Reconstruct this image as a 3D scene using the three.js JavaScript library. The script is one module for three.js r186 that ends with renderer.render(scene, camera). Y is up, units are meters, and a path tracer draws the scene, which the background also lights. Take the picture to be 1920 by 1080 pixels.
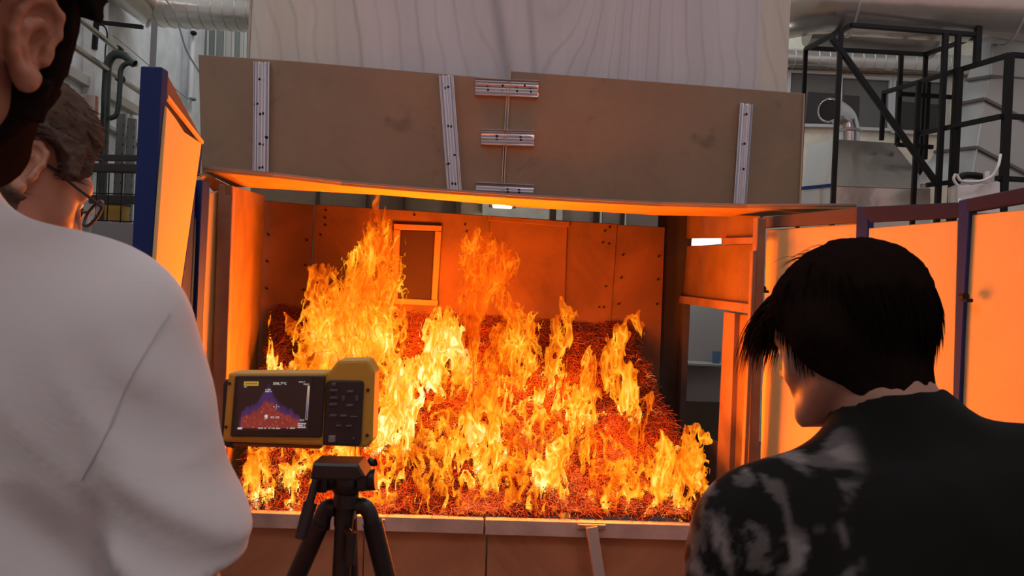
import * as THREE from 'three';
import { RoundedBoxGeometry } from 'three/addons/geometries/RoundedBoxGeometry.js';
import { mergeGeometries } from 'three/addons/utils/BufferGeometryUtils.js';
import { RectAreaLightUniformsLib } from 'three/addons/lights/RectAreaLightUniformsLib.js';

// ---------------------------------------------------------------- camera, light, exposure
const F = 1500, ROLL = 0.0471, EYE = 1.45;
const scene = new THREE.Scene();
scene.background = new THREE.Color(0x000000);
const camera = new THREE.PerspectiveCamera(2 * Math.atan(540 / F) * 180 / Math.PI, 1920 / 1080, 0.05, 60);
camera.position.set(0, EYE, 0);
camera.rotation.z = ROLL;
camera.focus = 3.6; camera.userData.fStop = 16;
scene.add(camera);
const renderer = new THREE.WebGLRenderer({ antialias: true });
renderer.toneMapping = THREE.LinearToneMapping;
renderer.toneMappingExposure = 1.0;
renderer.shadowMap.enabled = true;
RectAreaLightUniformsLib.init();
const FIRE_RGB = new THREE.Color().setRGB(1, 0.175, 0.008);
const ROOM_RGB = new THREE.Color().setRGB(0.90, 0.975, 1.06);
const FIRE_POWER = 1.65, ROOM_POWER = 1.42;

// ---------------------------------------------------------------- helpers
function rng(seed) { let s = seed | 0; return () => { s = (s + 0x6d2b79f5) | 0; let t = Math.imul(s ^ (s >>> 15), 1 | s); t = (t + Math.imul(t ^ (t >>> 7), 61 | t)) ^ t; return ((t ^ (t >>> 14)) >>> 0) / 4294967296; }; }
const { clamp, lerp, smoothstep } = THREE.MathUtils;
const V = (x, y, z) => new THREE.Vector3(x, y, z);
const PERM = new Uint8Array(512), GX = new Float32Array(256), GY = new Float32Array(256), GZ = new Float32Array(256);
{ const r = rng(77), p = [...Array(256).keys()]; for (let i = 255; i > 0; i--) { const j = Math.floor(r() * (i + 1)); [p[i], p[j]] = [p[j], p[i]]; } for (let i = 0; i < 512; i++) PERM[i] = p[i & 255];
  for (let i = 0; i < 256; i++) { const z = r() * 2 - 1, a = r() * 6.2832, q = Math.sqrt(1 - z * z) * 1.4; GX[i] = q * Math.cos(a); GY[i] = q * Math.sin(a); GZ[i] = z * 1.4; } }
function noise(x, y, z) {
  const xi = Math.floor(x), yi = Math.floor(y), zi = Math.floor(z), fx = x - xi, fy = y - yi, fz = z - zi, X = xi & 255, Y = yi & 255, Z = zi & 255;
  const u = fx * fx * fx * (fx * (fx * 6 - 15) + 10), v = fy * fy * fy * (fy * (fy * 6 - 15) + 10), w = fz * fz * fz * (fz * (fz * 6 - 15) + 10);
  const A = PERM[X] + Y, B = PERM[X + 1] + Y, AA = PERM[A & 511] + Z, AB = PERM[(A + 1) & 511] + Z, BA = PERM[B & 511] + Z, BB = PERM[(B + 1) & 511] + Z;
  const g = (h, a, b, c) => GX[h] * a + GY[h] * b + GZ[h] * c;
  const x00 = lerp(g(PERM[AA & 511], fx, fy, fz), g(PERM[BA & 511], fx - 1, fy, fz), u), x10 = lerp(g(PERM[AB & 511], fx, fy - 1, fz), g(PERM[BB & 511], fx - 1, fy - 1, fz), u);
  const x01 = lerp(g(PERM[(AA + 1) & 511], fx, fy, fz - 1), g(PERM[(BA + 1) & 511], fx - 1, fy, fz - 1), u), x11 = lerp(g(PERM[(AB + 1) & 511], fx, fy - 1, fz - 1), g(PERM[(BB + 1) & 511], fx - 1, fy - 1, fz - 1), u);
  return lerp(lerp(x00, x10, v), lerp(x01, x11, v), w);
}
const fbm = (x, y, z, n = 4) => { let s = 0, a = 1, t = 0; for (let i = 0; i < n; i++) { s += a * noise(x, y, z); t += a; a *= 0.5; x = x * 2.03 + 5.1; y = y * 2.03 + 1.7; z = z * 2.03 + 9.2; } return s / t; };

// photograph pixel and depth -> world point; the camera looks along -z and leans a little to its left
const CR = Math.cos(ROLL), SR = Math.sin(ROLL);
function dir(px, py) { const u = (px - 960) / F, v = (540 - py) / F; return V(u * CR - v * SR, u * SR + v * CR, -1); }
function at(px, py, d) { return dir(px, py).multiplyScalar(d).add(V(0, EYE, 0)); }
// upright plane through two (pixel, depth) spots; faces the camera
function upright(pxA, pyA, dA, pxB, pyB, dB) {
  const a = at(pxA, pyA, dA), b = at(pxB, pyB, dB), e = V(b.x - a.x, 0, b.z - a.z).normalize(), n = V(-e.z, 0, e.x);
  if (n.dot(V(-a.x, 0, -a.z)) < 0) n.negate();
  return { a, e, n };
}
const shift = (p, k) => ({ a: p.a.clone().addScaledVector(p.n, k), e: p.e, n: p.n });
function hit(px, py, plane) { const r = dir(px, py), o = V(0, EYE, 0); const t = plane.a.clone().sub(o).dot(plane.n) / r.dot(plane.n); return o.addScaledVector(r, t); }
function level(px, py, y) { const r = dir(px, py); return V(0, EYE, 0).addScaledVector(r, (y - EYE) / r.y); }

const used = new Map();
function numbered(n) { const k = used.get(n) || 0; used.set(n, k + 1); return k ? n + '_' + String(k).padStart(3, '0') : n; }
function tag(o, label, category, group, kind) { if (label) o.userData.label = label; if (category) o.userData.category = category; if (group) o.userData.group = group; if (kind) o.userData.kind = kind; return o; }
function shade(m) { m.castShadow = true; m.receiveShadow = true; return m; }
function thing(name, label, category, pos, group) { const o = new THREE.Group(); o.name = numbered(name); if (pos) o.position.copy(pos); scene.add(o); return tag(o, label, category, group); }
// geometry is in world metres; it is moved into the parent's own frame
function part(name, geo, mat, parent, label) {
  const m = shade(new THREE.Mesh(geo, mat)); m.name = parent === scene ? numbered(name) : name;
  if (parent !== scene) { let q = parent; const off = V(0, 0, 0); while (q && q !== scene) { off.add(q.position); q = q.parent; } m.geometry = geo.clone ? geo : geo; m.geometry.translate(-off.x, -off.y, -off.z); }
  parent.add(m); if (label) m.userData.label = label; return m;
}
function struct(name, geo, mat) { const m = part(name, geo, mat, scene); m.userData.kind = 'structure'; return m; }

// prism on the polygon pts (coplanar, world), thickness t away from the camera side n; uv in metres
function slab(pts, t, n, up) {
  const c = pts.reduce((s, p) => s.add(p), V(0, 0, 0)).multiplyScalar(1 / pts.length);
  n = n ? n.clone() : V(0, 0, 0).crossVectors(pts[1].clone().sub(pts[0]), pts[2].clone().sub(pts[0])).normalize();
  const y = (up || (Math.abs(n.y) > 0.8 ? V(0, 0, -1) : V(0, 1, 0))).clone(); y.addScaledVector(n, -y.dot(n)).normalize(); const x = V(0, 0, 0).crossVectors(y, n);
  let q = pts.map((p) => { const d = p.clone().sub(c); return new THREE.Vector2(d.dot(x), d.dot(y)); });
  if (THREE.ShapeUtils.area(q) < 0) q.reverse();
  const b = Math.min(0.003, t * 0.25);
  const g = new THREE.ExtrudeGeometry(new THREE.Shape(q), { depth: Math.max(1e-4, t - 2 * b), bevelEnabled: true, bevelSize: b, bevelThickness: b, bevelOffset: -b, bevelSegments: 1 });
  g.translate(0, 0, -t + b);
  g.applyMatrix4(new THREE.Matrix4().makeBasis(x, y, n).setPosition(c));
  return g;
}
const quad = (plane, px, t) => slab(px.map(([x, y]) => hit(x, y, plane)), t, plane.n);
// square bar between two points, cross-section w (across the hint) x h
function bar(a, b, w, h, hint) {
  const d = b.clone().sub(a), L = d.length(); const g = new RoundedBoxGeometry(w, h, L, 1, Math.min(w, h) * 0.12);
  const z = d.normalize(); let y = (hint || (Math.abs(z.y) > 0.9 ? V(0, 0, 1) : V(0, 1, 0))).clone(); y.addScaledVector(z, -y.dot(z)).normalize(); const x = V(0, 0, 0).crossVectors(y, z);
  g.applyMatrix4(new THREE.Matrix4().makeBasis(x, y, z).setPosition(a.clone().add(b).multiplyScalar(0.5))); return g;
}
function rod(a, b, r, seg = 12, r2 = r) { const d = b.clone().sub(a), g = new THREE.CylinderGeometry(r2, r, d.length(), seg); g.applyQuaternion(new THREE.Quaternion().setFromUnitVectors(V(0, 1, 0), d.clone().normalize())); const c = a.clone().add(b).multiplyScalar(0.5); return g.translate(c.x, c.y, c.z); }
function tube(pts, r, seg = 24, rad = 8) { return new THREE.TubeGeometry(new THREE.CatmullRomCurve3(pts, false, 'centripetal'), seg, r, rad); }
function ball(c, r, sx = 1, sy = 1, sz = 1, n = 16) { return new THREE.SphereGeometry(r, n, Math.ceil(n * 0.7)).scale(sx, sy, sz).translate(c.x, c.y, c.z); }
function plain(g) { const o = g.index ? g.toNonIndexed() : g.clone(); for (const k of Object.keys(o.attributes)) if (!['position', 'normal', 'uv'].includes(k)) o.deleteAttribute(k); return o; }
const join = (list) => mergeGeometries(list.map(plain), false);

// surface nets over a sampled field (positive inside); returns an indexed geometry
function nets(f, nx, ny, nz, x0, y0, z0, hx, hy, hz) {
  const pos = [], idx = [], map = new Int32Array(nx * ny * nz).fill(-1), at3 = (i, j, k) => (k * ny + j) * nx + i;
  const sy = nx, sz = nx * ny, OFF = [0, 1, sy, sy + 1, sz, sz + 1, sz + sy, sz + sy + 1], E = [[0, 1], [2, 3], [4, 5], [6, 7], [0, 2], [1, 3], [4, 6], [5, 7], [0, 4], [1, 5], [2, 6], [3, 7]];
  for (let k = 0; k < nz - 1; k++) for (let j = 0; j < ny - 1; j++) for (let i = 0; i < nx - 1; i++) {
    const b = at3(i, j, k); let mask = 0; for (let c = 0; c < 8; c++) if (f[b + OFF[c]] > 0) mask |= 1 << c;
    if (mask === 0 || mask === 255) continue;
    let sx_ = 0, sy_ = 0, sz_ = 0, n = 0;
    for (const [p, q] of E) { if (((mask >> p) & 1) === ((mask >> q) & 1)) continue; const fp = f[b + OFF[p]], fq = f[b + OFF[q]], t = fp / (fp - fq);
      sx_ += lerp(p & 1, q & 1, t); sy_ += lerp((p >> 1) & 1, (q >> 1) & 1, t); sz_ += lerp(p >> 2, q >> 2, t); n++; }
    map[b] = pos.length / 3; pos.push(x0 + (i + sx_ / n) * hx, y0 + (j + sy_ / n) * hy, z0 + (k + sz_ / n) * hz);
  }
  for (let k = 1; k < nz - 1; k++) for (let j = 1; j < ny - 1; j++) for (let i = 1; i < nx - 1; i++) {
    const b = at3(i, j, k), s = f[b] > 0;
    const put = (q, a1, a2) => { const v0 = map[b], v1 = map[b - a1], v2 = map[b - a1 - a2], v3 = map[b - a2]; if (v0 < 0 || v1 < 0 || v2 < 0 || v3 < 0) return; if (q) idx.push(v0, v1, v2, v0, v2, v3); else idx.push(v0, v2, v1, v0, v3, v2); };
    if (s !== f[b + 1] > 0) put(s, sy, sz); if (s !== f[b + sy] > 0) put(s, sz, 1); if (s !== f[b + sz] > 0) put(s, 1, sy);
  }
  const g = new THREE.BufferGeometry(); g.setAttribute('position', new THREE.Float32BufferAttribute(pos, 3)); g.setIndex(idx); return g;
}

// ---------------------------------------------------------------- materials
const toS = (c) => (c <= 0.0031308 ? 12.92 * c : 1.055 * Math.pow(c, 1 / 2.4) - 0.055);
function tex(w, h, fn, rx = 1, ry = rx, color = true) {
  const d = new Uint8Array(w * h * 4);
  for (let y = 0; y < h; y++) for (let x = 0; x < w; x++) { const c = fn(x / w, y / h, x, y), o = (y * w + x) * 4; for (let k = 0; k < 3; k++) d[o + k] = clamp(Math.round(255 * (color ? toS(clamp(c[k], 0, 1)) : clamp(c[k], 0, 1))), 0, 255); d[o + 3] = 255; }
  const t = new THREE.DataTexture(d, w, h); t.wrapS = t.wrapT = THREE.RepeatWrapping; t.magFilter = THREE.LinearFilter; t.minFilter = THREE.LinearMipmapLinearFilter; t.generateMipmaps = true; t.repeat.set(1 / rx, 1 / ry); if (color) t.colorSpace = THREE.SRGBColorSpace; t.needsUpdate = true; return t;
}
const lin = (r, g, b) => new THREE.Color().setRGB(r, g, b);
function mat(name, color, rough = 0.7, metal = 0, extra = {}) { const m = new THREE.MeshStandardMaterial({ roughness: rough, metalness: metal, ...extra }); if (color) m.color.copy(color); m.name = name; return m; }
// seamless noise: sampled on two circles
const loop = (u, v, k, s, n = 4) => { const a = u * 6.2832, b = v * 6.2832; return fbm(Math.cos(a) * k + s, Math.sin(a) * k + Math.cos(b) * k * 0.9, Math.sin(b) * k + s * 0.7, n); };
const tMottle = tex(256, 256, (u, v) => { const n = loop(u, v, 1.3, 3, 5), s = 0.86 + 0.28 * n; return [s, s, s]; }, 1.2);
const tPanel = tex(256, 256, (u, v) => { const n = loop(u, v, 1.3, 13, 5), m = loop(u, v, 7, 3, 2), s = 0.95 + 0.08 * n + 0.03 * m; return [s, s, s]; }, 1.7);
const tBoard = tex(512, 512, (u, v, x, y) => { const n = loop(u, v, 1.1, 11, 5), m = loop(u, v, 5, 4, 3), stain = smoothstep(loop(u, v, 1.7, 31, 4), 0.22, 0.5), s = (0.95 + 0.16 * n + 0.08 * m) * (1 - 0.28 * stain); return [s, s * 0.99, s * 0.97]; }, 1.6);
const tSoot = tex(512, 512, (u, v) => { const n = loop(u, v, 1.2, 7, 5), m = loop(u, v, 6, 2, 3), s = clamp(0.86 + 0.5 * n + 0.12 * m, 0.2, 1); return [s, s, s]; }, 1.4);
const tFine = tex(256, 256, (u, v) => { const s = 0.5 + 0.5 * loop(u, v, 9, 5, 3); return [s, s, s]; }, 0.25, 0.25, false);
const tWeave = tex(128, 128, (u, v, x, y) => { const s = 0.5 + 0.25 * Math.sin(x * Math.PI / 4) * Math.cos(y * Math.PI / 4) + 0.2 * noise(x * 0.6, y * 0.6, 3); return [s, s, s]; }, 0.035, 0.035, false);
const tDent = tex(256, 256, (u, v) => { const s = 0.5 + 0.6 * loop(u, v, 1.1, 21, 3); return [s, s, s]; }, 0.9, 0.9, false);
const dull = (name, color, rough, spec, extra = {}) => Object.assign(new THREE.MeshPhysicalMaterial({ color, roughness: rough, specularIntensity: spec, ...extra }), { name });
const M = {
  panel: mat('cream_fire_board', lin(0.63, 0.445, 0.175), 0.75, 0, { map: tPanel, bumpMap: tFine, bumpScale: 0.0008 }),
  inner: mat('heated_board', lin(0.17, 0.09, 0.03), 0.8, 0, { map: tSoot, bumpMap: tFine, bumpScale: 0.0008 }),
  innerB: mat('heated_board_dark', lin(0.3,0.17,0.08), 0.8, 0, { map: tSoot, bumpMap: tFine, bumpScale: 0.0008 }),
  brown: mat('brown_fibreboard', lin(0.225, 0.158, 0.104), 0.72, 0, { map: tBoard, bumpMap: tFine, bumpScale: 0.0006 }),
  edge: mat('board_edge', lin(0.42, 0.32, 0.24), 0.85),
  blue: dull('blue_painted_steel', lin(0.010, 0.027, 0.13), 0.55, 0.4, { bumpMap: tFine, bumpScale: 0.0003 }),
  purple: dull('dark_blue_painted_steel', lin(0.009, 0.012, 0.045), 0.7, 0.5),
  black: dull('black_steel', lin(0.005, 0.005, 0.006), 0.55, 0.5),
  soot: mat('sooty_board', lin(0.05, 0.04, 0.035), 0.9, 0, { map: tSoot }),
  timber: mat('charred_timber', lin(0.22, 0.12, 0.07), 0.75, 0, { map: tSoot }),
  steel: mat('galvanised_profile', lin(0.66, 0.68, 0.74), 0.2, 0.97, { bumpMap: tDent, bumpScale: 0.002 }),
  sill: mat('sill_plate', lin(0.42, 0.36, 0.33), 0.6, 0, { map: tSoot }),
};
// ---------------------------------------------------------------- the hall
const HALL = { l: -3.25, r: 4.6, back: -8.2, rear: 3.2, top: 5.6 };
const box = (x0, y0, z0, x1, y1, z1) => { const g = new THREE.BoxGeometry(x1 - x0, y1 - y0, z1 - z0); const p = g.attributes.position, n = g.attributes.normal, uv = g.attributes.uv; g.translate((x0 + x1) / 2, (y0 + y1) / 2, (z0 + z1) / 2); for (let i = 0; i < p.count; i++) { const ax = Math.abs(n.getX(i)), ay = Math.abs(n.getY(i)); uv.setXY(i, ax > 0.5 ? p.getZ(i) : p.getX(i), ay > 0.5 ? p.getZ(i) : p.getY(i)); } return g; };
M.wall = mat('white_plaster', lin(0.74, 0.76, 0.76), 0.9, 0, { map: tMottle, bumpMap: tFine, bumpScale: 0.001 });
M.cream = mat('cream_plaster', lin(0.8, 0.76, 0.62), 0.9, 0, { map: tMottle });
M.floor = mat('concrete_floor', lin(0.09, 0.09, 0.09), 0.7, 0, { map: tBoard });
struct('floor', box(HALL.l - 0.2, -0.2, HALL.back - 0.2, HALL.r + 0.2, 0, HALL.rear + 0.2), M.floor);
struct('ceiling', box(HALL.l - 0.2, HALL.top, HALL.back - 0.2, HALL.r + 0.2, HALL.top + 0.2, HALL.rear + 0.2), M.wall);
struct('wall_left', box(HALL.l - 0.2, 0, HALL.back, HALL.l, HALL.top, HALL.rear), M.wall);
struct('wall_right', box(HALL.r, 0, HALL.back, HALL.r + 0.2, HALL.top, HALL.rear), M.wall);
struct('wall_back', box(HALL.l - 0.2, 0, HALL.back - 0.2, HALL.r + 0.2, HALL.top, HALL.back), M.cream);
struct('wall_rear', box(HALL.l - 0.2, 0, HALL.rear, HALL.r + 0.2, HALL.top, HALL.rear + 0.2), M.wall);
// ceiling lamps above and behind the camera
M.tubeGlow = mat('lamp_diffuser', lin(0.8, 0.8, 0.8), 0.5, 0, { emissive: new THREE.Color(1, 0.98, 0.95), emissiveIntensity: 2.2 });
M.white = mat('white_enamel', lin(0.7, 0.7, 0.7), 0.4);
function ceilingLamp(x, z, w, l, k, label) {
  const o = thing('ceiling_light', label, 'light', V(x, HALL.top - 0.09, z));
  part('housing', box(x - w / 2 - 0.02, HALL.top - 0.08, z - l / 2 - 0.02, x + w / 2 + 0.02, HALL.top, z + l / 2 + 0.02), M.white, o);
  part('diffuser', box(x - w / 2, HALL.top - 0.095, z - l / 2, x + w / 2, HALL.top - 0.081, z + l / 2), M.tubeGlow, o);
  const a = new THREE.RectAreaLight(ROOM_RGB, k * ROOM_POWER, w, l); a.position.set(x, HALL.top - 0.1, z); a.rotation.x = -Math.PI / 2; scene.add(a);
}
ceilingLamp(-1.2, 1.2, 0.5, 2.2, 6, 'long ceiling light behind the left man');
ceilingLamp(2.2, 1.0, 0.5, 2.2, 6, 'long ceiling light behind the right man');
ceilingLamp(-2.4, -2.4, 0.4, 1.8, 10, 'ceiling light over the left wall pipes');
ceilingLamp(3.0, -3.2, 0.4, 1.8, 9, 'ceiling light over the steel duct frames');
ceilingLamp(-2.0, -6.4, 0.4, 1.6, 11, 'ceiling light near the far left corner');
ceilingLamp(2.0, -6.6, 0.4, 1.6, 11, 'ceiling light near the office windows');

// ---------------------------------------------------------------- the test chamber
const FRONT = upright(437, 700, 3.55, 1415, 700, 3.92), BACK = upright(490, 450, 4.62, 1246, 470, 4.97);
const LEFTW = upright(431, 600, 3.6, 493, 600, 4.7), RIGHTW = upright(1418, 600, 3.95, 1288, 600, 5.02);
const chamber = thing('test_chamber', 'open-fronted fire test chamber of pale boards glowing orange around the burning slope', 'chamber', V(0, 0, -4.2));
const LB = shift(LEFTW, 0);
// left wall, back boards, right wall
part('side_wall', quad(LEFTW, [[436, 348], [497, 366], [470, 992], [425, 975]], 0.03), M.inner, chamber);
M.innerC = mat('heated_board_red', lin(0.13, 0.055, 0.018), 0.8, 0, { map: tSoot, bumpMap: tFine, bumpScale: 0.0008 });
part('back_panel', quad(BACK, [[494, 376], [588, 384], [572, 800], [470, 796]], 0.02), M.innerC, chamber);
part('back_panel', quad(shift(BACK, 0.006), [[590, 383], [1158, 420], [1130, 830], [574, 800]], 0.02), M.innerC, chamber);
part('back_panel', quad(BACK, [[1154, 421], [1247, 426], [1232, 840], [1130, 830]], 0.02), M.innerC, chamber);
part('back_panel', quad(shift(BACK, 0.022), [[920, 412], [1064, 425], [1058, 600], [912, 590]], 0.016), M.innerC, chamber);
part('batten', quad(shift(BACK, 0.03), [[916, 404], [1068, 415], [1068, 426], [916, 413]], 0.03), M.innerC, chamber);
{ // little screw heads on the back boards
  const dots = [[503, 440], [501, 490], [500, 541], [575, 450], [572, 497], [569, 543], [611, 394], [609, 408], [610, 422], [601, 440], [777, 403], [872, 421], [875, 434], [872, 492], [870, 556], [1130, 455], [1143, 426], [1134, 433], [1142, 457], [1168, 478], [1165, 521], [1136, 537], [1160, 570], [1123, 576], [1235, 481], [1234, 524], [1232, 570], [1132, 576]];
  for (const [x, y] of dots) { const p = hit(x, y, shift(BACK, 0.008)); const g = new THREE.CylinderGeometry(0.006, 0.007, 0.01, 8).rotateX(Math.PI / 2); part('screw', g.translate(p.x, p.y, p.z), M.black, chamber); }
}
{ // window in the back wall
  const W = shift(BACK, 0.03), fr = mat('window_frame_wood', lin(0.24, 0.11, 0.035), 0.6);
  const win = part('window', quad(shift(BACK, 0.014), [[752, 432], [815, 433], [808, 562], [745, 560]], 0.012), Object.assign(new THREE.MeshPhysicalMaterial({ color: lin(0.035, 0.02, 0.022), roughness: 0.5, specularIntensity: 0.05 }), { name: 'dark_pane' }), chamber, 'small dark glazed window in the back wall');
  for (const q of [[[738, 419], [829, 423], [828, 433], [738, 430]], [[734, 559], [822, 563], [821, 574], [733, 570]], [[738, 430], [750, 431], [746, 560], [733, 560]], [[816, 433], [828, 434], [820, 563], [809, 562]]]) part('window_frame', quad(W, q, 0.03), fr, win);
}
// dark gap at the back right corner
part('corner_board', quad(shift(BACK, -0.12), [[1236, 396], [1300, 396], [1280, 860], [1215, 860]], 0.02), M.soot, chamber, 'soot blackened corner board');
// right wall
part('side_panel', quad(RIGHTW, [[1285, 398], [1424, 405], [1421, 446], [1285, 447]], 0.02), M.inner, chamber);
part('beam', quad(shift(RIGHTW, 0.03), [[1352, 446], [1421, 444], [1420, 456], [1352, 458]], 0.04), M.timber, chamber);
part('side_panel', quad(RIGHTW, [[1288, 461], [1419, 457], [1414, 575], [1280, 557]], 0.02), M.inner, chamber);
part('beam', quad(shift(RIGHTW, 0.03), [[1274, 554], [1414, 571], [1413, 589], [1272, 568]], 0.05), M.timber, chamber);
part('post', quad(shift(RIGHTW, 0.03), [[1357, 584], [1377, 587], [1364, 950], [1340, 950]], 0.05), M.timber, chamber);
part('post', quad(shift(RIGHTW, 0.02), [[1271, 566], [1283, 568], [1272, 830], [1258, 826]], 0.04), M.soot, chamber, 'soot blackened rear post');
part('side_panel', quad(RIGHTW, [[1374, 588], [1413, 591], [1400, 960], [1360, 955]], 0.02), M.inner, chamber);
part('side_panel', quad(RIGHTW, [[1276, 800], [1345, 830], [1338, 960], [1262, 930]], 0.02), M.soot, chamber, 'sooty lower panel beside the fuel bed');
// front corner posts
part('post', quad(shift(FRONT, 0.03), [[409, 344], [437, 350], [425, 700], [414, 980], [392, 978], [400, 690]], 0.06), M.timber, chamber, 'dark timber corner post');
part('post', quad(shift(FRONT, 0.04), [[1421, 408], [1437, 410], [1422, 870], [1404, 870]], 0.05), M.timber, chamber, 'dark corner post at right');
part('post_trim', quad(shift(FRONT, 0.06), [[1412, 470], [1420, 470], [1402, 880], [1394, 880]], 0.03), M.timber, chamber);
// canopy plate over the opening; its front edge bows in towards the middle
{
  const Y = EYE + 0.445, lip = [[380, 322], [510, 334], [640, 349], [800, 362], [950, 372], [1100, 381], [1240, 388], [1400, 392], [1606, 392]].map(([x, y]) => level(x, y, Y));
  const rear = [[1424, 407], [1240, 404], [1000, 390], [720, 366], [436, 350]].map(([x, y]) => level(x, y, Y));
  part('canopy_plate', slab([...lip, ...rear], 0.018, V(0, 1, 0)).translate(0, 0.018, 0), M.canopy = mat('canopy_board', lin(0.42, 0.24, 0.08), 0.75, 0, { map: tMottle }), chamber);
  const strip = []; for (let i = 0; i < lip.length - 1; i++) strip.push(bar(lip[i].clone().setY(Y + 0.02), lip[i + 1].clone().setY(Y + 0.02), 0.012, 0.012));
  part('canopy_edge', join(strip), mat('weathered_edge', lin(0.2, 0.17, 0.16), 0.7), chamber, 'grey weathered canopy edge');
  part('bracket', slab([level(380, 322, Y), level(437, 350, Y), level(410, 372, Y - 0.07), level(383, 335, Y - 0.04)], 0.02), M.canopy, chamber);
}
// sill and lower front boards
part('sill', quad(shift(FRONT, 0.05), [[300, 956], [907, 974], [906, 1002], [300, 985]], 0.05), M.sill, chamber);
part('sill', quad(shift(FRONT, 0.05), [[911, 974], [1500, 990], [1500, 1020], [910, 1003]], 0.05), M.sill, chamber);
M.lower = mat('lower_board', lin(0.36, 0.19, 0.1), 0.8, 0, { map: tSoot });
part('front_panel', quad(shift(FRONT, 0.0), [[300, 970], [682, 982], [672, 1350], [280, 1340]], 0.02), M.lower, chamber);
part('front_panel', quad(shift(FRONT, 0.0), [[684, 982], [912, 989], [902, 1360], [674, 1350]], 0.02), M.lower, chamber);
part('front_panel', quad(shift(FRONT, 0.0), [[915, 989], [1500, 1006], [1500, 1380], [905, 1360]], 0.02), M.lower, chamber);
for (const [a, b, c, d, e] of [[1084, 1136, 983, 993, 0], [688, 722, 973, 980, 0]]) part('strut_plate', quad(shift(FRONT, 0.065), [[a, c], [b, c + 1], [b - 1, d + 1], [a, d]], 0.012), M.steelDark || (M.steelDark = mat('dull_steel', lin(0.3, 0.28, 0.27), 0.45, 0.8)), chamber);
part('strut', bar(hit(1109, 988, shift(FRONT, 0.08)), hit(1128, 1110, shift(FRONT, 0.16)), 0.052, 0.03, FRONT.n), M.steelDark, chamber, 'flat steel strut');

// ---------------------------------------------------------------- fuel bed and fire
// bed frame: s along the front (m), t into the chamber (m)
const O = hit(440, 966, FRONT).setY(0), EX = FRONT.e.clone().multiplyScalar(FRONT.e.x > 0 ? 1 : -1), EZ = FRONT.n.clone().negate();
const BED = { w: 2.28, d: 1.12, y0: 0.38, y1: 1.27 };
const bedY = (s, t) => { const k = clamp(t / BED.d, 0, 1); return lerp(BED.y0, BED.y1, k) + 0.025 * noise(s * 5, t * 5, 2) + 0.02 * noise(s * 13, t * 13, 7); };
const bedP = (s, y, t) => O.clone().addScaledVector(EX, s).addScaledVector(EZ, t).setY(y);
const bedEdge = (t) => { return 2.2 - 0.1 * smoothstep(t, 0.1, 0.9) + 0.03 * noise(t * 5, 1, 4); };
function onBed(px, py) { const o = V(0, EYE, 0), r = dir(px, py); let lo = 2, hi = 7; for (let i = 0; i < 40; i++) { const m = (lo + hi) / 2, p = o.clone().addScaledVector(r, m), q = p.clone().sub(O), t = q.dot(EZ); if (p.y < lerp(BED.y0, BED.y1, t / BED.d)) hi = m; else lo = m; } const q = o.addScaledVector(r, lo).sub(O); return [q.dot(EX), q.dot(EZ)]; }
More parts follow.
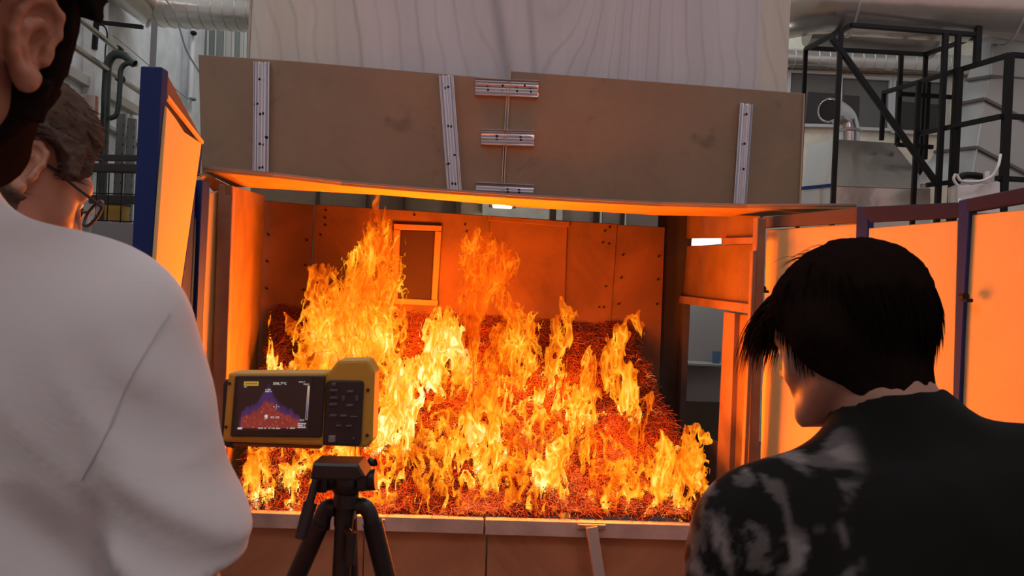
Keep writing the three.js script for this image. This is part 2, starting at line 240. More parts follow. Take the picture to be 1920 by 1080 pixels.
{
  const nx = 120, nz = 60, pos = [], uv = [], idx = [];
  for (let j = 0; j <= nz; j++) for (let i = 0; i <= nx; i++) {
    const t = j / nz * BED.d, e = bedEdge(t), s0 = i / nx, s = lerp(-0.01, e, s0), drop = s0 > 0.93 ? Math.pow((s0 - 0.93) / 0.07, 2) * 0.22 : 0, p = bedP(s, bedY(s, t) + 0.015 * noise(s * 40, t * 40, 1) - drop, t);
    pos.push(p.x, p.y, p.z); uv.push(s, t);
  }
  for (let j = 0; j < nz; j++) for (let i = 0; i < nx; i++) { const a = j * (nx + 1) + i; idx.push(a, a + 1, a + nx + 2, a, a + nx + 2, a + nx + 1); }
  const g = new THREE.BufferGeometry(); g.setAttribute('position', new THREE.Float32BufferAttribute(pos, 3)); g.setAttribute('uv', new THREE.Float32BufferAttribute(uv, 2)); g.setIndex(idx); g.computeVertexNormals();
  const bed = part('pine_needle_bed', g, mat('needle_litter', lin(0.07, 0.016, 0.008), 0.95, 0, { map: tSoot }), scene);
  tag(bed, 'sloping bed of dry reddish brown pine needles inside the chamber, on fire', 'fuel bed', null, 'stuff');
  // loose needles
  const r = rng(5), needle = (len, bend) => { const c = [V(-len / 2, 0, 0), V(0, bend, 0), V(len / 2, 0, 0)]; return new THREE.TubeGeometry(new THREE.QuadraticBezierCurve3(...c), 3, 0.0011, 3); };
  const N = 46000, im = new THREE.InstancedMesh(needle(0.085, 0.012), mat('needle', lin(0.25, 0.055, 0.022), 0.8), N); im.name = 'needles'; shade(im);
  const m = new THREE.Matrix4(), q = new THREE.Quaternion(), col = new THREE.Color();
  for (let i = 0; i < N; i++) {
    let t = r() * BED.d, e = bedEdge(t), s = r() * (e + 0.01), edge = r() < 0.12; if (edge) s = e - Math.pow(r(), 2) * 0.12 + 0.03 * r();
    const over = Math.max(0, (s / e - 0.93) / 0.07), y = bedY(s, t) + 0.002 + r() * 0.028 - Math.min(1, over * over) * 0.2 * r();
    q.setFromEuler(new THREE.Euler((r() - 0.5) * 0.9 + 0.6, r() * 6.283, (r() - 0.5) * 0.9)); const k = 0.6 + r() * 0.8;
    m.compose(bedP(s, y, t), q, V(k, k, k)); im.setMatrixAt(i, m); const c = 0.35 + 0.9 * r(); im.setColorAt(i, col.setRGB(c, c * (0.8 + 0.3 * r()), c * 0.7));
  }
  im.userData.kind = 'stuff'; bed.add(im);
  // embers
  const Ne = 5200, eb = new THREE.InstancedMesh(needle(0.05, 0.012), new THREE.MeshBasicMaterial({ color: lin(1, 1, 1), name: 'glowing_ember' }), Ne); eb.name = 'glowing_embers'; let n = 0;
  for (let i = 0; i < 40000 && n < Ne; i++) {
    const s = r() * 2.15, t = Math.pow(r(), 1.6) * BED.d * 0.8; if (fbm(s * 3.2, t * 3.2, 8, 3) + 0.12 - t * 0.25 < r() * 0.5) continue;
    q.setFromEuler(new THREE.Euler((r() - 0.5) * 1.4 + 0.6, r() * 6.283, (r() - 0.5) * 1.4)); const k = 0.3 + r() * 0.8; m.compose(bedP(s, bedY(s, t) + 0.01 + 0.025 * r(), t), q, V(k, k * 1.3, k * 1.3)); eb.setMatrixAt(n, m);
    const h = r(); eb.setColorAt(n, col.setRGB(0.5 + 0.9 * h, 0.05 + 0.28 * h * h, 0.012 + 0.05 * h * h)); n++;
  }
  eb.count = n; eb.userData.kind = 'stuff'; bed.add(eb);
}
// flames: thin folded ribbons cut out of a turbulent field that climbs and thins with height; brightest along their threads
const fireMat = new THREE.MeshBasicMaterial({ vertexColors: true, transparent: true, side: THREE.DoubleSide, name: 'burning_gas' });
function flameMesh(opt) {
  const hx = opt.hx, hy = opt.hy, hz = opt.hz, sd = opt.seed;
  const nx = Math.ceil((opt.s1 - opt.s0) / hx) + 2, ny = Math.ceil((opt.yMax - opt.yMin) / hy) + 2, nz = Math.ceil((opt.t1 - opt.t0) / hz) + 2;
  const f = new Float32Array(nx * ny * nz).fill(-1);
  const field = (s, y, t) => {
    const wa = noise(s * 3.6 + sd, y * 2.6, t * 3.6), wb = noise(s * 3.6, y * 2.6 + sd, t * 3.6 + 9), a2 = noise(s * 10 + 3, y * 6.5 + sd, t * 10), b2 = noise(s * 10 + sd, y * 6.5, t * 10 + 4);
    const L = opt.lift, S = s + (0.07 * wa + 0.034 * a2) * L, T = t + (0.07 * wb + 0.034 * b2) * L, Y = y + 0.03 * noise(s * 9, y * 9, t * 9 + sd);
    const e = opt.env(S, Y, T); if (e <= 0) return null;
    const q1 = noise(S * 11 + sd, Y * 3.8 + 1.6 * a2, T * 11) + 0.5 * noise(S * 25, Y * 9 + sd, T * 25) , q2 = noise(S * 13, Y * 3.4 + 1.4 * b2, T * 13 + sd) + 0.5 * noise(S * 29 + sd, Y * 10, T * 29 + 7);
    return [e, q1, q2];
  };
  for (let k = 1; k < nz - 1; k++) for (let j = 1; j < ny - 1; j++) for (let i = 1; i < nx - 1; i++) {
    const v = field(opt.s0 + i * hx, opt.yMin + j * hy, opt.t0 + k * hz); if (!v) continue;
    const [e, q1, q2] = v, g = Math.min(1, e * 2.2);
    f[(k * ny + j) * nx + i] = Math.min(opt.w * g - Math.abs(q1), (opt.c * g - Math.abs(q2)) * 0.6, e * 2);
  }
  const g = nets(f, nx, ny, nz, opt.s0, opt.yMin, opt.t0, hx, hy, hz), p = g.attributes.position, col = new Float32Array(p.count * 4);
  for (let i = 0; i < p.count; i++) {
    const s = p.getX(i), y = p.getY(i), t = p.getZ(i), v = field(s, y, t) || [0.02, 0.1, 0.4], e = clamp(v[0], 0, 1);
    const n = noise(s * 6 + sd, y * 4, t * 6) + 0.5 * noise(s * 17, y * 11, t * 17 + sd);
    const thread = Math.exp(-Math.pow(v[2] / 0.13, 2)), rim = smoothstep(Math.abs(v[2]) / opt.c, 0.7, 1) * 0.5;
    const h = clamp((opt.heat(s, y, t) + 0.55 * n) * 0.75 + 0.44 * Math.max(thread, rim) + 0.18 * (e - 0.5), 0, 1.1);
    const y2 = Math.pow(h, 2.3), b2 = Math.pow(h, 5);
    col[i * 4] = 1.0 + 0.4 * h; col[i * 4 + 1] = 0.085 + 0.88 * y2; col[i * 4 + 2] = 0.001 + 0.022 * h * h + 0.2 * b2 * b2;
    col[i * 4 + 3] = clamp(0.10 + 0.85 * Math.pow(h, 1.4), 0, 0.96) * clamp(e * 4, 0.15, 1);
    const w = bedP(s, y, t); p.setXYZ(i, w.x, w.y, w.z);
  }
  g.setAttribute('color', new THREE.BufferAttribute(col, 4)); g.computeVertexNormals(); return g;
}
// single flames: the run of each one's axis in the photograph [x, y, half width], followed upwards at the depth of its foot
const PL = [
  { heat: 0.42, label: 'tallest yellow orange flame left of centre, its tip beside the small back window', path: [[690, 690, 75], [690, 620, 80], [690, 560, 66], [703, 500, 56], [716, 450, 46], [712, 405, 24], [712, 366, 8]] },
  { heat: 0.45, label: 'broad ragged flame just left of the tallest flame', path: [[610, 690, 66], [610, 640, 58], [612, 580, 50], [616, 530, 40], [618, 492, 12]] },
  { heat: 0.3, label: 'thin flame tongue pointing left toward the back board from the broad flame', path: [[640, 650, 30], [605, 650, 24], [575, 640, 16], [550, 610, 12], [538, 588, 6]] },
  { heat: 0.55, label: 'narrow flame against the left chamber wall above the thermal camera', path: [[485, 725, 34], [485, 690, 34], [480, 650, 28], [487, 615, 20], [498, 592, 8]] },
  { heat: 0.2, label: 'tall orange flame with a wide head in front of the raised back panel', path: [[868, 720, 40], [882, 650, 30], [896, 590, 36], [906, 540, 48], [912, 500, 56], [900, 468, 40], [892, 448, 12]] },
  { heat: 0.2, label: 'right fork of the tall orange flame, curling at its tip', path: [[915, 560, 34], [945, 520, 40], [972, 495, 32], [992, 478, 14], [994, 458, 6]] },
  { heat: 0.34, label: 'leaning flame below the right fork of the tall orange flame', path: [[950, 700, 46], [965, 640, 46], [988, 605, 34], [955, 570, 24], [950, 525, 8]] },
  { heat: 0.72, label: 'bright yellow flame clump between the tallest flame and the orange one', path: [[835, 725, 46], [830, 665, 46], [826, 620, 44], [815, 592, 18]] },
  { heat: 0.38, label: 'thin curling flame with a hooked tip right of the probe rod', path: [[1030, 720, 26], [1030, 660, 26], [1046, 620, 25], [1062, 590, 20], [1058, 562, 8]] },
  { heat: 0.48, label: 'slender twisting flame before the unburnt needles at right', path: [[1172, 780, 26], [1166, 720, 28], [1152, 680, 25], [1162, 640, 26], [1188, 608, 18], [1198, 586, 8]] },
  { heat: 0.5, label: 'short flame with a beak-like tip low on the right slope', path: [[1190, 840, 26], [1192, 785, 25], [1204, 758, 22], [1222, 740, 12]] },
  { heat: 0.5, label: 'hooked flame at the right end of the needle bed near the open window', path: [[1300, 900, 26], [1302, 850, 24], [1304, 815, 22], [1328, 824, 13], [1350, 816, 7]] },
  { heat: 0.42, label: 'upright flame between the hooked one and the slender twisting one', path: [[1092, 790, 32], [1096, 720, 26], [1100, 680, 20], [1102, 650, 9]] },
  { heat: 0.8, label: 'white-hot flame mass right beside the thermal camera', path: [[730, 840, 44], [738, 770, 46], [755, 710, 44], [790, 690, 26]] },
  { heat: 0.75, label: 'bright curled flame low in the middle of the slope', path: [[1040, 930, 30], [1032, 880, 34], [1046, 850, 30], [1062, 824, 10]] },
  { heat: 0.5, label: 'low flame at the right front corner of the bed', path: [[1255, 940, 36], [1258, 880, 36], [1250, 840, 22], [1246, 812, 8]] },
  { heat: 0.62, label: 'low flame seen under the thermal camera at the left front corner', path: [[470, 950, 40], [475, 890, 40], [485, 850, 26], [490, 820, 10]] },
  { heat: 0.6, label: 'flame rising over the middle of the slope under the probe rod', path: [[905, 860, 40], [900, 800, 40], [915, 760, 34], [930, 720, 14]] },
];
let fireTris = 0;
PL.forEach((q, i) => {
  const [, t] = onBed(q.path[0][0], q.path[0][1]), pl = shift(FRONT, -t), d = hit(q.path[0][0], q.path[0][1], pl).z * -1;
  const P = q.path.map(([x, y, r]) => { const h = hit(x, y, pl); return [h.clone().sub(O).dot(EX), h.y, r / F * d * 1.12]; });
  let lo = [9, 9], hi = [-9, -9]; for (const [s, y, r] of P) { lo = [Math.min(lo[0], s - r), Math.min(lo[1], y - r)]; hi = [Math.max(hi[0], s + r), Math.max(hi[1], y + r)]; }
  const R = Math.max(...P.map((a) => a[2]));
  const g = flameMesh({ s0: Math.max(0.015, lo[0] - 0.06), s1: Math.min(2.27, hi[0] + 0.06), t0: Math.max(0.01, t - R - 0.05), t1: Math.min(1.13, t + R + 0.05), yMin: lo[1] - 0.02, yMax: hi[1] + 0.05, seed: 10 + i * 17, w: 0.15, c: 0.42, hx: 0.006, hy: 0.0075, hz: 0.0075, lift: 0.85,
    env: (s, y, tt) => { let best = 0; for (let k = 0; k < P.length - 1; k++) { const a = P[k], b = P[k + 1], dx = b[0] - a[0], dy = b[1] - a[1], u = clamp(((s - a[0]) * dx + (y - a[1]) * dy) / (dx * dx + dy * dy), 0, 1), r = lerp(a[2], b[2], u); const e = 1.05 - Math.hypot((s - a[0] - u * dx) / r, (y - a[1] - u * dy) / r, (tt - t) / (r * 0.8 + 0.01)); if (e > best) best = e; } return best; },
    heat: (s, y) => q.heat + 0.12 - 0.3 * clamp((y - P[0][1]) / Math.max(0.3, hi[1] - P[0][1]), 0, 1) });
  fireTris += g.index.count / 3;
  const m = part('flame', g, fireMat, scene); tag(m, q.label, 'flame', 'flames rising from the needle bed'); m.castShadow = false;
});
{ // the sheet of low flames over the whole slope
  const g = flameMesh({ s0: 0.0, s1: 2.25, t0: 0.0, t1: 0.95, yMin: 0.36, yMax: 1.4, seed: 3, w: 0.10, c: 0.32, hx: 0.0075, hy: 0.0095, hz: 0.009, lift: 0.6,
    env: (s, y, t) => {
      const h = y - lerp(BED.y0, BED.y1, t / BED.d); if (h < -0.01 || h > 0.4) return 0;
      const a = fbm(s * 2.8 + 4, t * 2.8, 3, 2), b = noise(s * 8, t * 8, 5);
      let H = 0.165 + 0.24 * a + 0.13 * b; H *= 1 - smoothstep(s, 1.5, 2.0) * smoothstep(t, 0.15, 0.4) * 1.1; H *= 1 - 0.9 * smoothstep(t, 0.5, 0.85);
      if (t < 0.12) H *= 0.5 + 4 * t;
      return H <= 0.02 ? 0 : 1 - h / H;
    },
    heat: (s, y, t) => 0.46 + 0.32 * noise(s * 3, t * 3, 1) });
  fireTris += g.index.count / 3;
  const m = part('fire', g, fireMat, scene); tag(m, 'low yellow and orange flames spread over the whole burning slope of needles', 'fire', null, 'stuff'); m.castShadow = false;
}
console.log('fire triangles', fireTris);
for (const [s, t, h, k] of [[0.35, 0.35, 0.3, 1], [0.75, 0.6, 0.45, 1.3], [1.15, 0.45, 0.4, 1.2], [1.55, 0.4, 0.3, 1], [0.5, 0.03, 0.3, 0.8], [1.2, 0.03, 0.4, 0.9], [1.8, 0.03, 0.32, 1.0], [0.9, 0.25, 0.5, 0.8]]) {
  const p = bedP(s, bedY(s, t) + h, t), l = new THREE.PointLight(FIRE_RGB, 2.4 * k * FIRE_POWER); l.name = 'flame_light'; l.position.copy(p); l.shadow.radius = 5; l.castShadow = true; scene.add(l);
}
// ---------------------------------------------------------------- doors beside the opening
{
  const LD = upright(300, 300, 2.5, 380, 300, 3.42), d = thing('chamber_door', 'open blue-framed door with a warped pale panel, beside the white shirt', 'door', V(-1.15, 0, -2.9));
  const p = at(290, 128, 2.5); part('frame_post', bar(V(p.x, 0.03, p.z), p, 0.068, 0.05), M.blue, d);
  const f = hit(380, 300, shift(LD, -0.02)), ft = hit(380, 268, shift(LD, -0.02)); part('frame_post', quad(shift(LD, -0.015), [[380, 262], [374, 348], [358, 720], [300, 1040], [262, 1040], [318, 700]], 0.03), M.blue, d);
  part('top_rail', quad(LD, [[309, 130], [378, 258], [379, 267], [311, 182]], 0.05), M.blueBrown || (M.blueBrown = mat('primed_steel', lin(0.06, 0.045, 0.045), 0.75)), d);
  part('retaining_strip', bar(hit(312, 181, shift(LD, 0.006)), hit(379, 267, shift(LD, 0.006)), 0.012, 0.014), M.panel, d);
  part('door_panel', slab([[313, 199], [330, 222], [346, 247], [378, 269], [331, 600], [278, 1000], [258, 1000], [290, 525]].map(([x, y]) => hit(x, y, shift(LD, 0.012))), 0.012, LD.n), M.panel, d);
  const FL = upright(340, 500, 3.3, 410, 500, 3.54), e = thing('chamber_door', 'narrow folded blue-framed door leaf between the open door and the corner post', 'door', V(-1.35, 0, -3.45));
  part('door_panel', quad(FL, [[373, 330], [382, 334], [376, 620], [372, 1000], [340, 1000], [356, 620]], 0.015), M.panel, e);
  part('frame_post', quad(shift(FL, 0.02), [[379, 338], [394, 341], [383, 560], [372, 1000], [352, 1000], [368, 600]], 0.03), M.blue, e);
  part('door_panel', quad(shift(FL, -0.01), [[393, 362], [411, 358], [405, 640], [400, 1000], [368, 1000], [380, 600]], 0.015), M.panel, e);
}
{
  const L1 = upright(1424, 600, 3.98, 1610, 600, 3.58), L2 = upright(1608, 600, 3.55, 1803, 600, 3.12), L3 = upright(1800, 600, 3.12, 1990, 600, 2.72);
  const leaf = (label, L, rail, panel, post, cx, cz, railMat, latch) => {
    const d = thing('chamber_door', label, 'door', V(cx, 0, cz));
    part('top_rail', quad(shift(L, 0.02), rail, 0.04), railMat, d); part('door_panel', quad(L, panel, 0.012), M.panel, d); part('frame_post', quad(shift(L, 0.03), post, 0.05), M.blue, d);
    if (latch) { const q = hit(...latch, shift(L, 0.05)); const g = [new THREE.CylinderGeometry(0.014, 0.014, 0.03, 10).rotateX(Math.PI / 2).translate(q.x, q.y, q.z), new RoundedBoxGeometry(0.03, 0.014, 0.012, 1, 0.004).translate(q.x + 0.012, q.y - 0.014, q.z + 0.014)]; part('latch', join(g), M.black, d); }
  };
  leaf('pale door leaf next to the chamber opening, left of the dark-haired head', L1, [[1423, 408], [1612, 388], [1612, 416], [1427, 427]], [[1437, 431], [1607, 419], [1590, 1060], [1420, 1060]], [[1606, 387], [1629, 388], [1612, 1060], [1588, 1060]], 1.45, -3.75, M.railWarm = mat('rust_primed_rail', lin(0.08, 0.045, 0.035), 0.75), [1430, 541]);
  leaf('middle pale door leaf with a light slit over it, above the dark-haired head', L2, [[1614, 388], [1800, 379], [1799, 407], [1630, 416]], [[1629, 428], [1797, 413], [1780, 1060], [1606, 1060]], [[1797, 376], [1819, 374], [1806, 600], [1796, 820], [1786, 1060], [1776, 1060], [1788, 700]], 1.7, -3.3, M.purple);
  leaf('pale door leaf nearest the camera at the right picture edge', L3, [[1801, 375], [1995, 336], [1995, 366], [1803, 399]], [[1817, 403], [1995, 386], [1995, 1060], [1794, 1060]], [[1975, 345], [1995, 342], [1985, 1060], [1965, 1060]], 1.85, -2.9, M.purple, [1807, 556]);
}
// ---------------------------------------------------------------- brown boards on the canopy, plywood hood behind
{
  const BD = upright(372, 200, 3.86, 1508, 200, 4.2), t = thing('board_screen', 'two brown fibreboards joined by short metal profiles, standing on the chamber canopy', 'board', V(-0.05, 1.96, -4.05));
  const floorY = EYE + 0.465, low = (px, py) => { const p = hit(px, py, BD); p.y = floorY; return p; };
  const poly = (q, k) => slab(q.map((a) => (a[2] ? low(a[0], a[1]) : hit(a[0], a[1], BD))), 0.018, BD.n).translate(0, 0, k);
  const b0 = part('board', poly([[372, 102], [560, 115], [950, 149], [939, 372, 1], [378, 330, 1]], 0), M.brown, t), b1 = part('board', poly([[957, 133], [1200, 151], [1508, 175], [1499, 390, 1], [944, 372, 1]], 0), M.brown, t);
  part('board_edge', bar(hit(957, 133, shift(BD, 0.002)), hit(944, 360, shift(BD, 0.002)), 0.006, 0.012, BD.n), M.edge, t, 'pale cut board edge');
  part('board_edge', bar(hit(951, 150, shift(BD, 0.002)), hit(940, 360, shift(BD, 0.002)), 0.005, 0.012, BD.n), M.edge, t, 'pale cut board edge');
  part('board_edge', bar(hit(1508, 176, shift(BD, 0.002)), hit(1499, 388, shift(BD, 0.002)), 0.006, 0.012, BD.n), M.edge, t, 'pale cut board edge');
  // rolled steel profiles: two flanges and two ridges
  const sect = (w) => { const h = w / 2, q = [[-h, 0.022], [-h + 0.003, 0.024], [-h + 0.006, 0.004], [-h * 0.72, 0.003], [-h * 0.5, 0.013], [-h * 0.34, 0.014], [-h * 0.06, 0.003], [h * 0.06, 0.003], [h * 0.34, 0.014], [h * 0.5, 0.013], [h * 0.72, 0.003], [h - 0.006, 0.004], [h - 0.003, 0.024], [h, 0.022], [h, 0], [-h, 0]]; return new THREE.Shape(q.map(([x, y]) => new THREE.Vector2(x, y))); };
  const profile = (x0, y0, x1, y1, wpx, dents) => {
    const a = hit(x0, y0, shift(BD, 0.001)), b = hit(x1, y1, shift(BD, 0.001)), dd = b.clone().sub(a), L = dd.length(), w = wpx / F * -a.z, g = new THREE.ExtrudeGeometry(sect(w), { depth: L, bevelEnabled: false });
    const z = dd.normalize(), y = BD.n, x = V(0, 0, 0).crossVectors(y, z); g.applyMatrix4(new THREE.Matrix4().makeBasis(x, y, z).setPosition(a));
    const m = part('metal_profile', toFlat(g), M.steel, t);
    for (const [k, o] of dents) { const c = a.clone().addScaledVector(z, L * k).addScaledVector(x, o * w).addScaledVector(BD.n, 0.011); part('screw', ball(c, 0.0065, 1, 1, 1, 8).translate(0, 0, 0), M.black, m); }
  };
  const toFlat = (g) => { const q = g.index ? g.toNonIndexed() : g; q.computeVertexNormals(); return q; };
  profile(492, 117, 490, 336, 29, [[0.15, -0.15], [0.36, -0.25], [0.44, 0.1], [0.64, 0.3], [0.7, -0.1], [0.9, 0.1]]);
  profile(836, 142, 852, 362, 27, [[0.1, 0.1], [0.43, -0.1], [0.68, 0.2], [0.75, -0.25], [0.92, -0.1]]);
  profile(1397, 195, 1384, 392, 25, [[0.1, 0.1], [0.38, 0.1], [0.62, 0.15]]);
  profile(891, 164, 1009, 169, 32, [[0.2, -0.15], [0.43, 0.15], [0.66, -0.15], [0.78, 0.2], [0.88, -0.15]]);
  profile(902, 258, 1001, 261, 29, [[0.3, 0.1], [0.75, -0.1]]);
  profile(892, 355, 1000, 360, 26, [[0.55, -0.1], [0.75, -0.1]]);
}
{
  const t = tex(1024, 512, (u, v) => {
    const x = u * 2.75, y = v * 1.5, cath = Math.exp(-Math.pow((x - 1.72) / 0.28, 2)), f = x * 5.2 + 0.55 * Math.exp(-x * 0.9) * (y * 2.2) - 2.4 * cath * Math.sqrt(0.02 + Math.pow(x - 1.72, 2) * 6 + Math.pow(Math.max(0, y - 0.05), 2)) + 0.5 * fbm(x * 1.3, y * 1.6, 4, 3);
    const q = f * 2.1, w = q - Math.floor(q), line = Math.exp(-Math.pow((w - 0.88) / 0.09, 2)) * (0.5 + 0.5 * noise(q * 0.7, y * 1.2, 3)), soft = 0.5 + 0.5 * Math.sin(f * 4.1);
    const smudge = Math.exp(-Math.pow((x - 1.43 - (0.45 - y) * 0.22) / 0.035, 2)) * smoothstep(y, 0.02, 0.2) + 0.6 * Math.exp(-Math.pow((x - 1.56 - (0.4 - y) * 0.12) / 0.02, 2));
    const s = 0.62 * (1 - 0.26 * line - 0.07 * soft - 0.33 * smudge + 0.06 * fbm(x * 30, y * 2, 1, 3)), warm = smoothstep(1.1 - x, 0, 1);
    return [s, s * lerp(0.955, 0.93, warm), s * lerp(0.965, 0.76, warm)];
  }, 1, 1);
  const m = mat('pale_plywood', lin(0.84, 0.85, 0.9), 0.75, 0, { map: t });
  const PLY = upright(515, 80, 4.05, 1478, 80, 4.36), a = hit(515, 100, PLY), b = hit(1478, 100, PLY), L = Math.hypot(b.x - a.x, b.z - a.z), ex = PLY.e.clone().multiplyScalar(PLY.e.x > 0 ? 1 : -1);
  const outline = []; for (let i = 0; i <= 14; i++) { const ang = i / 14 * 1.35, R = 0.15; outline.unshift([a.clone().addScaledVector(ex, -R * Math.sin(ang)).addScaledVector(PLY.n, -R * (1 - Math.cos(ang))), -R * ang]); }
  for (let i = 1; i <= 24; i++) outline.push([a.clone().addScaledVector(ex, L * i / 24), L * i / 24]);
  const pos = [], uv = [], idx = [], y0 = EYE + 0.466, y1 = 3.3, NV = 10;
  outline.forEach(([p, u], i) => { const q = outline[Math.min(i + 1, outline.length - 1)][0].clone().sub(outline[Math.max(i - 1, 0)][0]).setY(0).normalize(), n = V(-q.z, 0, q.x); if (n.dot(PLY.n) < 0) n.negate();
    for (let j = 0; j <= NV; j++) { const y = lerp(y0, y1, j / NV), flare = 0.05 * Math.pow(Math.max(0, 1 - (y - y0) / 0.25), 2) * smoothstep(0.5 - u, 0, 0.6); for (const k of [0, -0.012]) { pos.push(p.x + n.x * (k - 0) + ex.x * flare, y, p.z + n.z * (k + 0.001)); uv.push((u + 0.2) / 2.75, (y - y0) / 1.5); } } });
  const row = (NV + 1) * 2; for (let i = 0; i < outline.length - 1; i++) for (let j = 0; j < NV; j++) { const q = i * row + j * 2; idx.push(q, q + row, q + row + 2, q, q + row + 2, q + 2, q + 1, q + row + 3, q + row + 1, q + 1, q + 3, q + row + 3); }
  for (let i = 0; i < outline.length - 1; i++) { const q = i * row; idx.push(q, q + 1, q + row + 1, q, q + row + 1, q + row); const z = q + NV * 2; idx.push(z, z + row, z + row + 1, z, z + row + 1, z + 1); }
  for (const i of [0, outline.length - 1]) for (let j = 0; j < NV; j++) { const q = i * row + j * 2; idx.push(q, q + 2, q + 3, q, q + 3, q + 1); }
  const g = new THREE.BufferGeometry(); g.setAttribute('position', new THREE.Float32BufferAttribute(pos, 3)); g.setAttribute('uv', new THREE.Float32BufferAttribute(uv, 2)); g.setIndex(idx); g.computeVertexNormals();
  const hood = thing('exhaust_hood', 'large pale plywood hood with flowing grain above the brown boards', 'hood', V(0, y0, -4.6)); part('front_sheet', g, m, hood);
  const fl = outline[0][0], fr = outline[outline.length - 1][0], bk = PLY.n.clone().multiplyScalar(-1.15), q = (p, y) => p.clone().setY(y), bl = fl.clone().add(bk), br = fr.clone().add(bk), yb = 2.16;
  part('side_sheet', slab([q(fl, y0), q(bl, yb), q(bl, y1), q(fl, y1)], 0.015), M.tanPly = mat('plain_plywood', lin(0.4, 0.34, 0.27), 0.8), hood); part('side_sheet', slab([q(fr, y0), q(br, yb), q(br, y1), q(fr, y1)], 0.015), M.tanPly, hood); part('back_sheet', slab([q(bl, yb), q(br, yb), q(br, y1), q(bl, y1)], 0.015), M.tanPly, hood); part('top_sheet', slab([q(fl, y1), q(fr, y1), q(br, y1), q(bl, y1)], 0.015), M.tanPly, hood);
}
// ---------------------------------------------------------------- right side of the hall
M.duct = mat('duct_sheet', lin(0.68, 0.66, 0.61), 0.24, 0.85, { bumpMap: tDent, bumpScale: 0.004 });
M.ductDull = mat('dull_duct_sheet', lin(0.46, 0.45, 0.43), 0.42, 0.75, { bumpMap: tDent, bumpScale: 0.004 });
M.ductPale = mat('pale_duct_sheet', lin(0.55, 0.57, 0.6), 0.4, 0.6, { bumpMap: tDent, bumpScale: 0.003 });
const ring = (p, dirv, R, r, m, parent, name = 'seam_ring') => { const g = new THREE.TorusGeometry(R, r, 8, 32); g.applyQuaternion(new THREE.Quaternion().setFromUnitVectors(V(0, 0, 1), dirv.clone().normalize())); return part(name, g.translate(p.x, p.y, p.z), m, parent); };
{
  const A = at(1600, 2, 5.35), B = at(2050, 22, 5.1), C = at(1440, -20, 6.4), ax = B.clone().sub(A).normalize(), t = thing('ventilation_duct', 'big round steel duct with an elbow at the top right', 'duct', A.clone());
  const R = 0.225; part('duct_pipe', rod(A, B, R, 40), M.duct, t);
  const bend = [A.clone().addScaledVector(ax, 0.02), A.clone().addScaledVector(ax, -0.22), A.clone().addScaledVector(ax, -0.40).add(V(-0.02, 0, -0.14)), C], cu = new THREE.CatmullRomCurve3(bend); part('elbow_pipe', new THREE.TubeGeometry(cu, 30, R * 0.99, 40), M.duct, t);
  ring(A, ax, R + 0.004, 0.008, M.ductPale, t); ring(A.clone().addScaledVector(ax, 0.98), ax, R + 0.004, 0.007, M.ductPale, t); for (const k of [0.33, 0.55]) ring(cu.getPointAt(k), cu.getTangentAt(k), R + 0.002, 0.006, M.ductPale, t);
  const D = at(1515, 52, 6.0), E = at(1748, 72, 6.0); const t2 = thing('ventilation_duct', 'short round duct below the big one, ending in a flange ring', 'duct', D.clone());
  part('duct_pipe', rod(D, E, 0.135, 32), M.ductDull, t2); ring(E, E.clone().sub(D), 0.14, 0.012, M.ductPale, t2, 'flange_ring'); ring(D.clone().lerp(E, 0.2), E.clone().sub(D), 0.138, 0.008, M.ductPale, t2);
  const G = at(1462, 108, 8.1), H = at(1850, 124, 8.1), t3 = thing('ventilation_duct', 'thin spiral duct with many bright seams above the office windows', 'duct', G.clone());
  part('duct_pipe', rod(G, H, 0.094, 28), M.duct, t3);
  for (const x of [1487, 1531, 1551, 1592, 1613, 1634, 1654, 1674, 1711, 1752, 1775, 1815]) ring(G.clone().lerp(H, (x - 1462) / 388), H.clone().sub(G), 0.096, 0.005, M.ductPale, t3);
  const p = part('copper_pipe', rod(at(1462, 128, 8.17), at(1850, 142, 8.17), 0.022, 12), mat('old_copper', lin(0.3, 0.16, 0.09), 0.4, 0.7), scene); tag(p, 'thin copper coloured pipe running under the spiral duct', 'pipe');
}
const steelFrame = (name, label, list, origin, w = 0.029) => { const t = thing(name, label, 'frame', origin); for (const [x0, y0, d0, x1, y1, d1, nm, ww] of list) { const a = at(x0, y0, d0), b = at(x1, y1, d1); if (nm === 'post') { b.x = a.x; b.z = a.z; if (y1 > 300) b.y = 0; } part(nm || 'rail', bar(a, b, ww || w, ww || w), M.black, t); } return t; };
steelFrame('duct_stand', 'black steel stand carrying the big round duct, with a diagonal brace', [
  [1511, 92, 5.9, 1597, 47, 5.1], [1597, 47, 5.1, 1840, 66, 5.1], [1511, 90, 5.9, 1737, 102, 5.9], [1735, 102, 5.9, 1838, 66, 5.1],
  [1511, 90, 5.9, 1503, 350, 5.9, 'post', 0.028], [1577, 55, 5.1, 1569, 345, 5.1, 'post'], [1690, 102, 5.9, 1681, 272, 5.9, 'post', 0.03], [1736, 102, 5.9, 1722, 310, 5.9, 'post'], [1773, 62, 5.1, 1757, 345, 5.1, 'post', 0.033], [1797, 63, 5.1, 1780, 330, 5.1, 'post', 0.032], [1836, 16, 5.1, 1828, 118, 5.1, 'post', 0.038],
  [1560, 72, 5.1, 1757, 345, 5.1, 'brace', 0.034], [1737, 347, 5.1, 1800, 340, 5.1]], at(1680, 300, 5.5).setY(0));
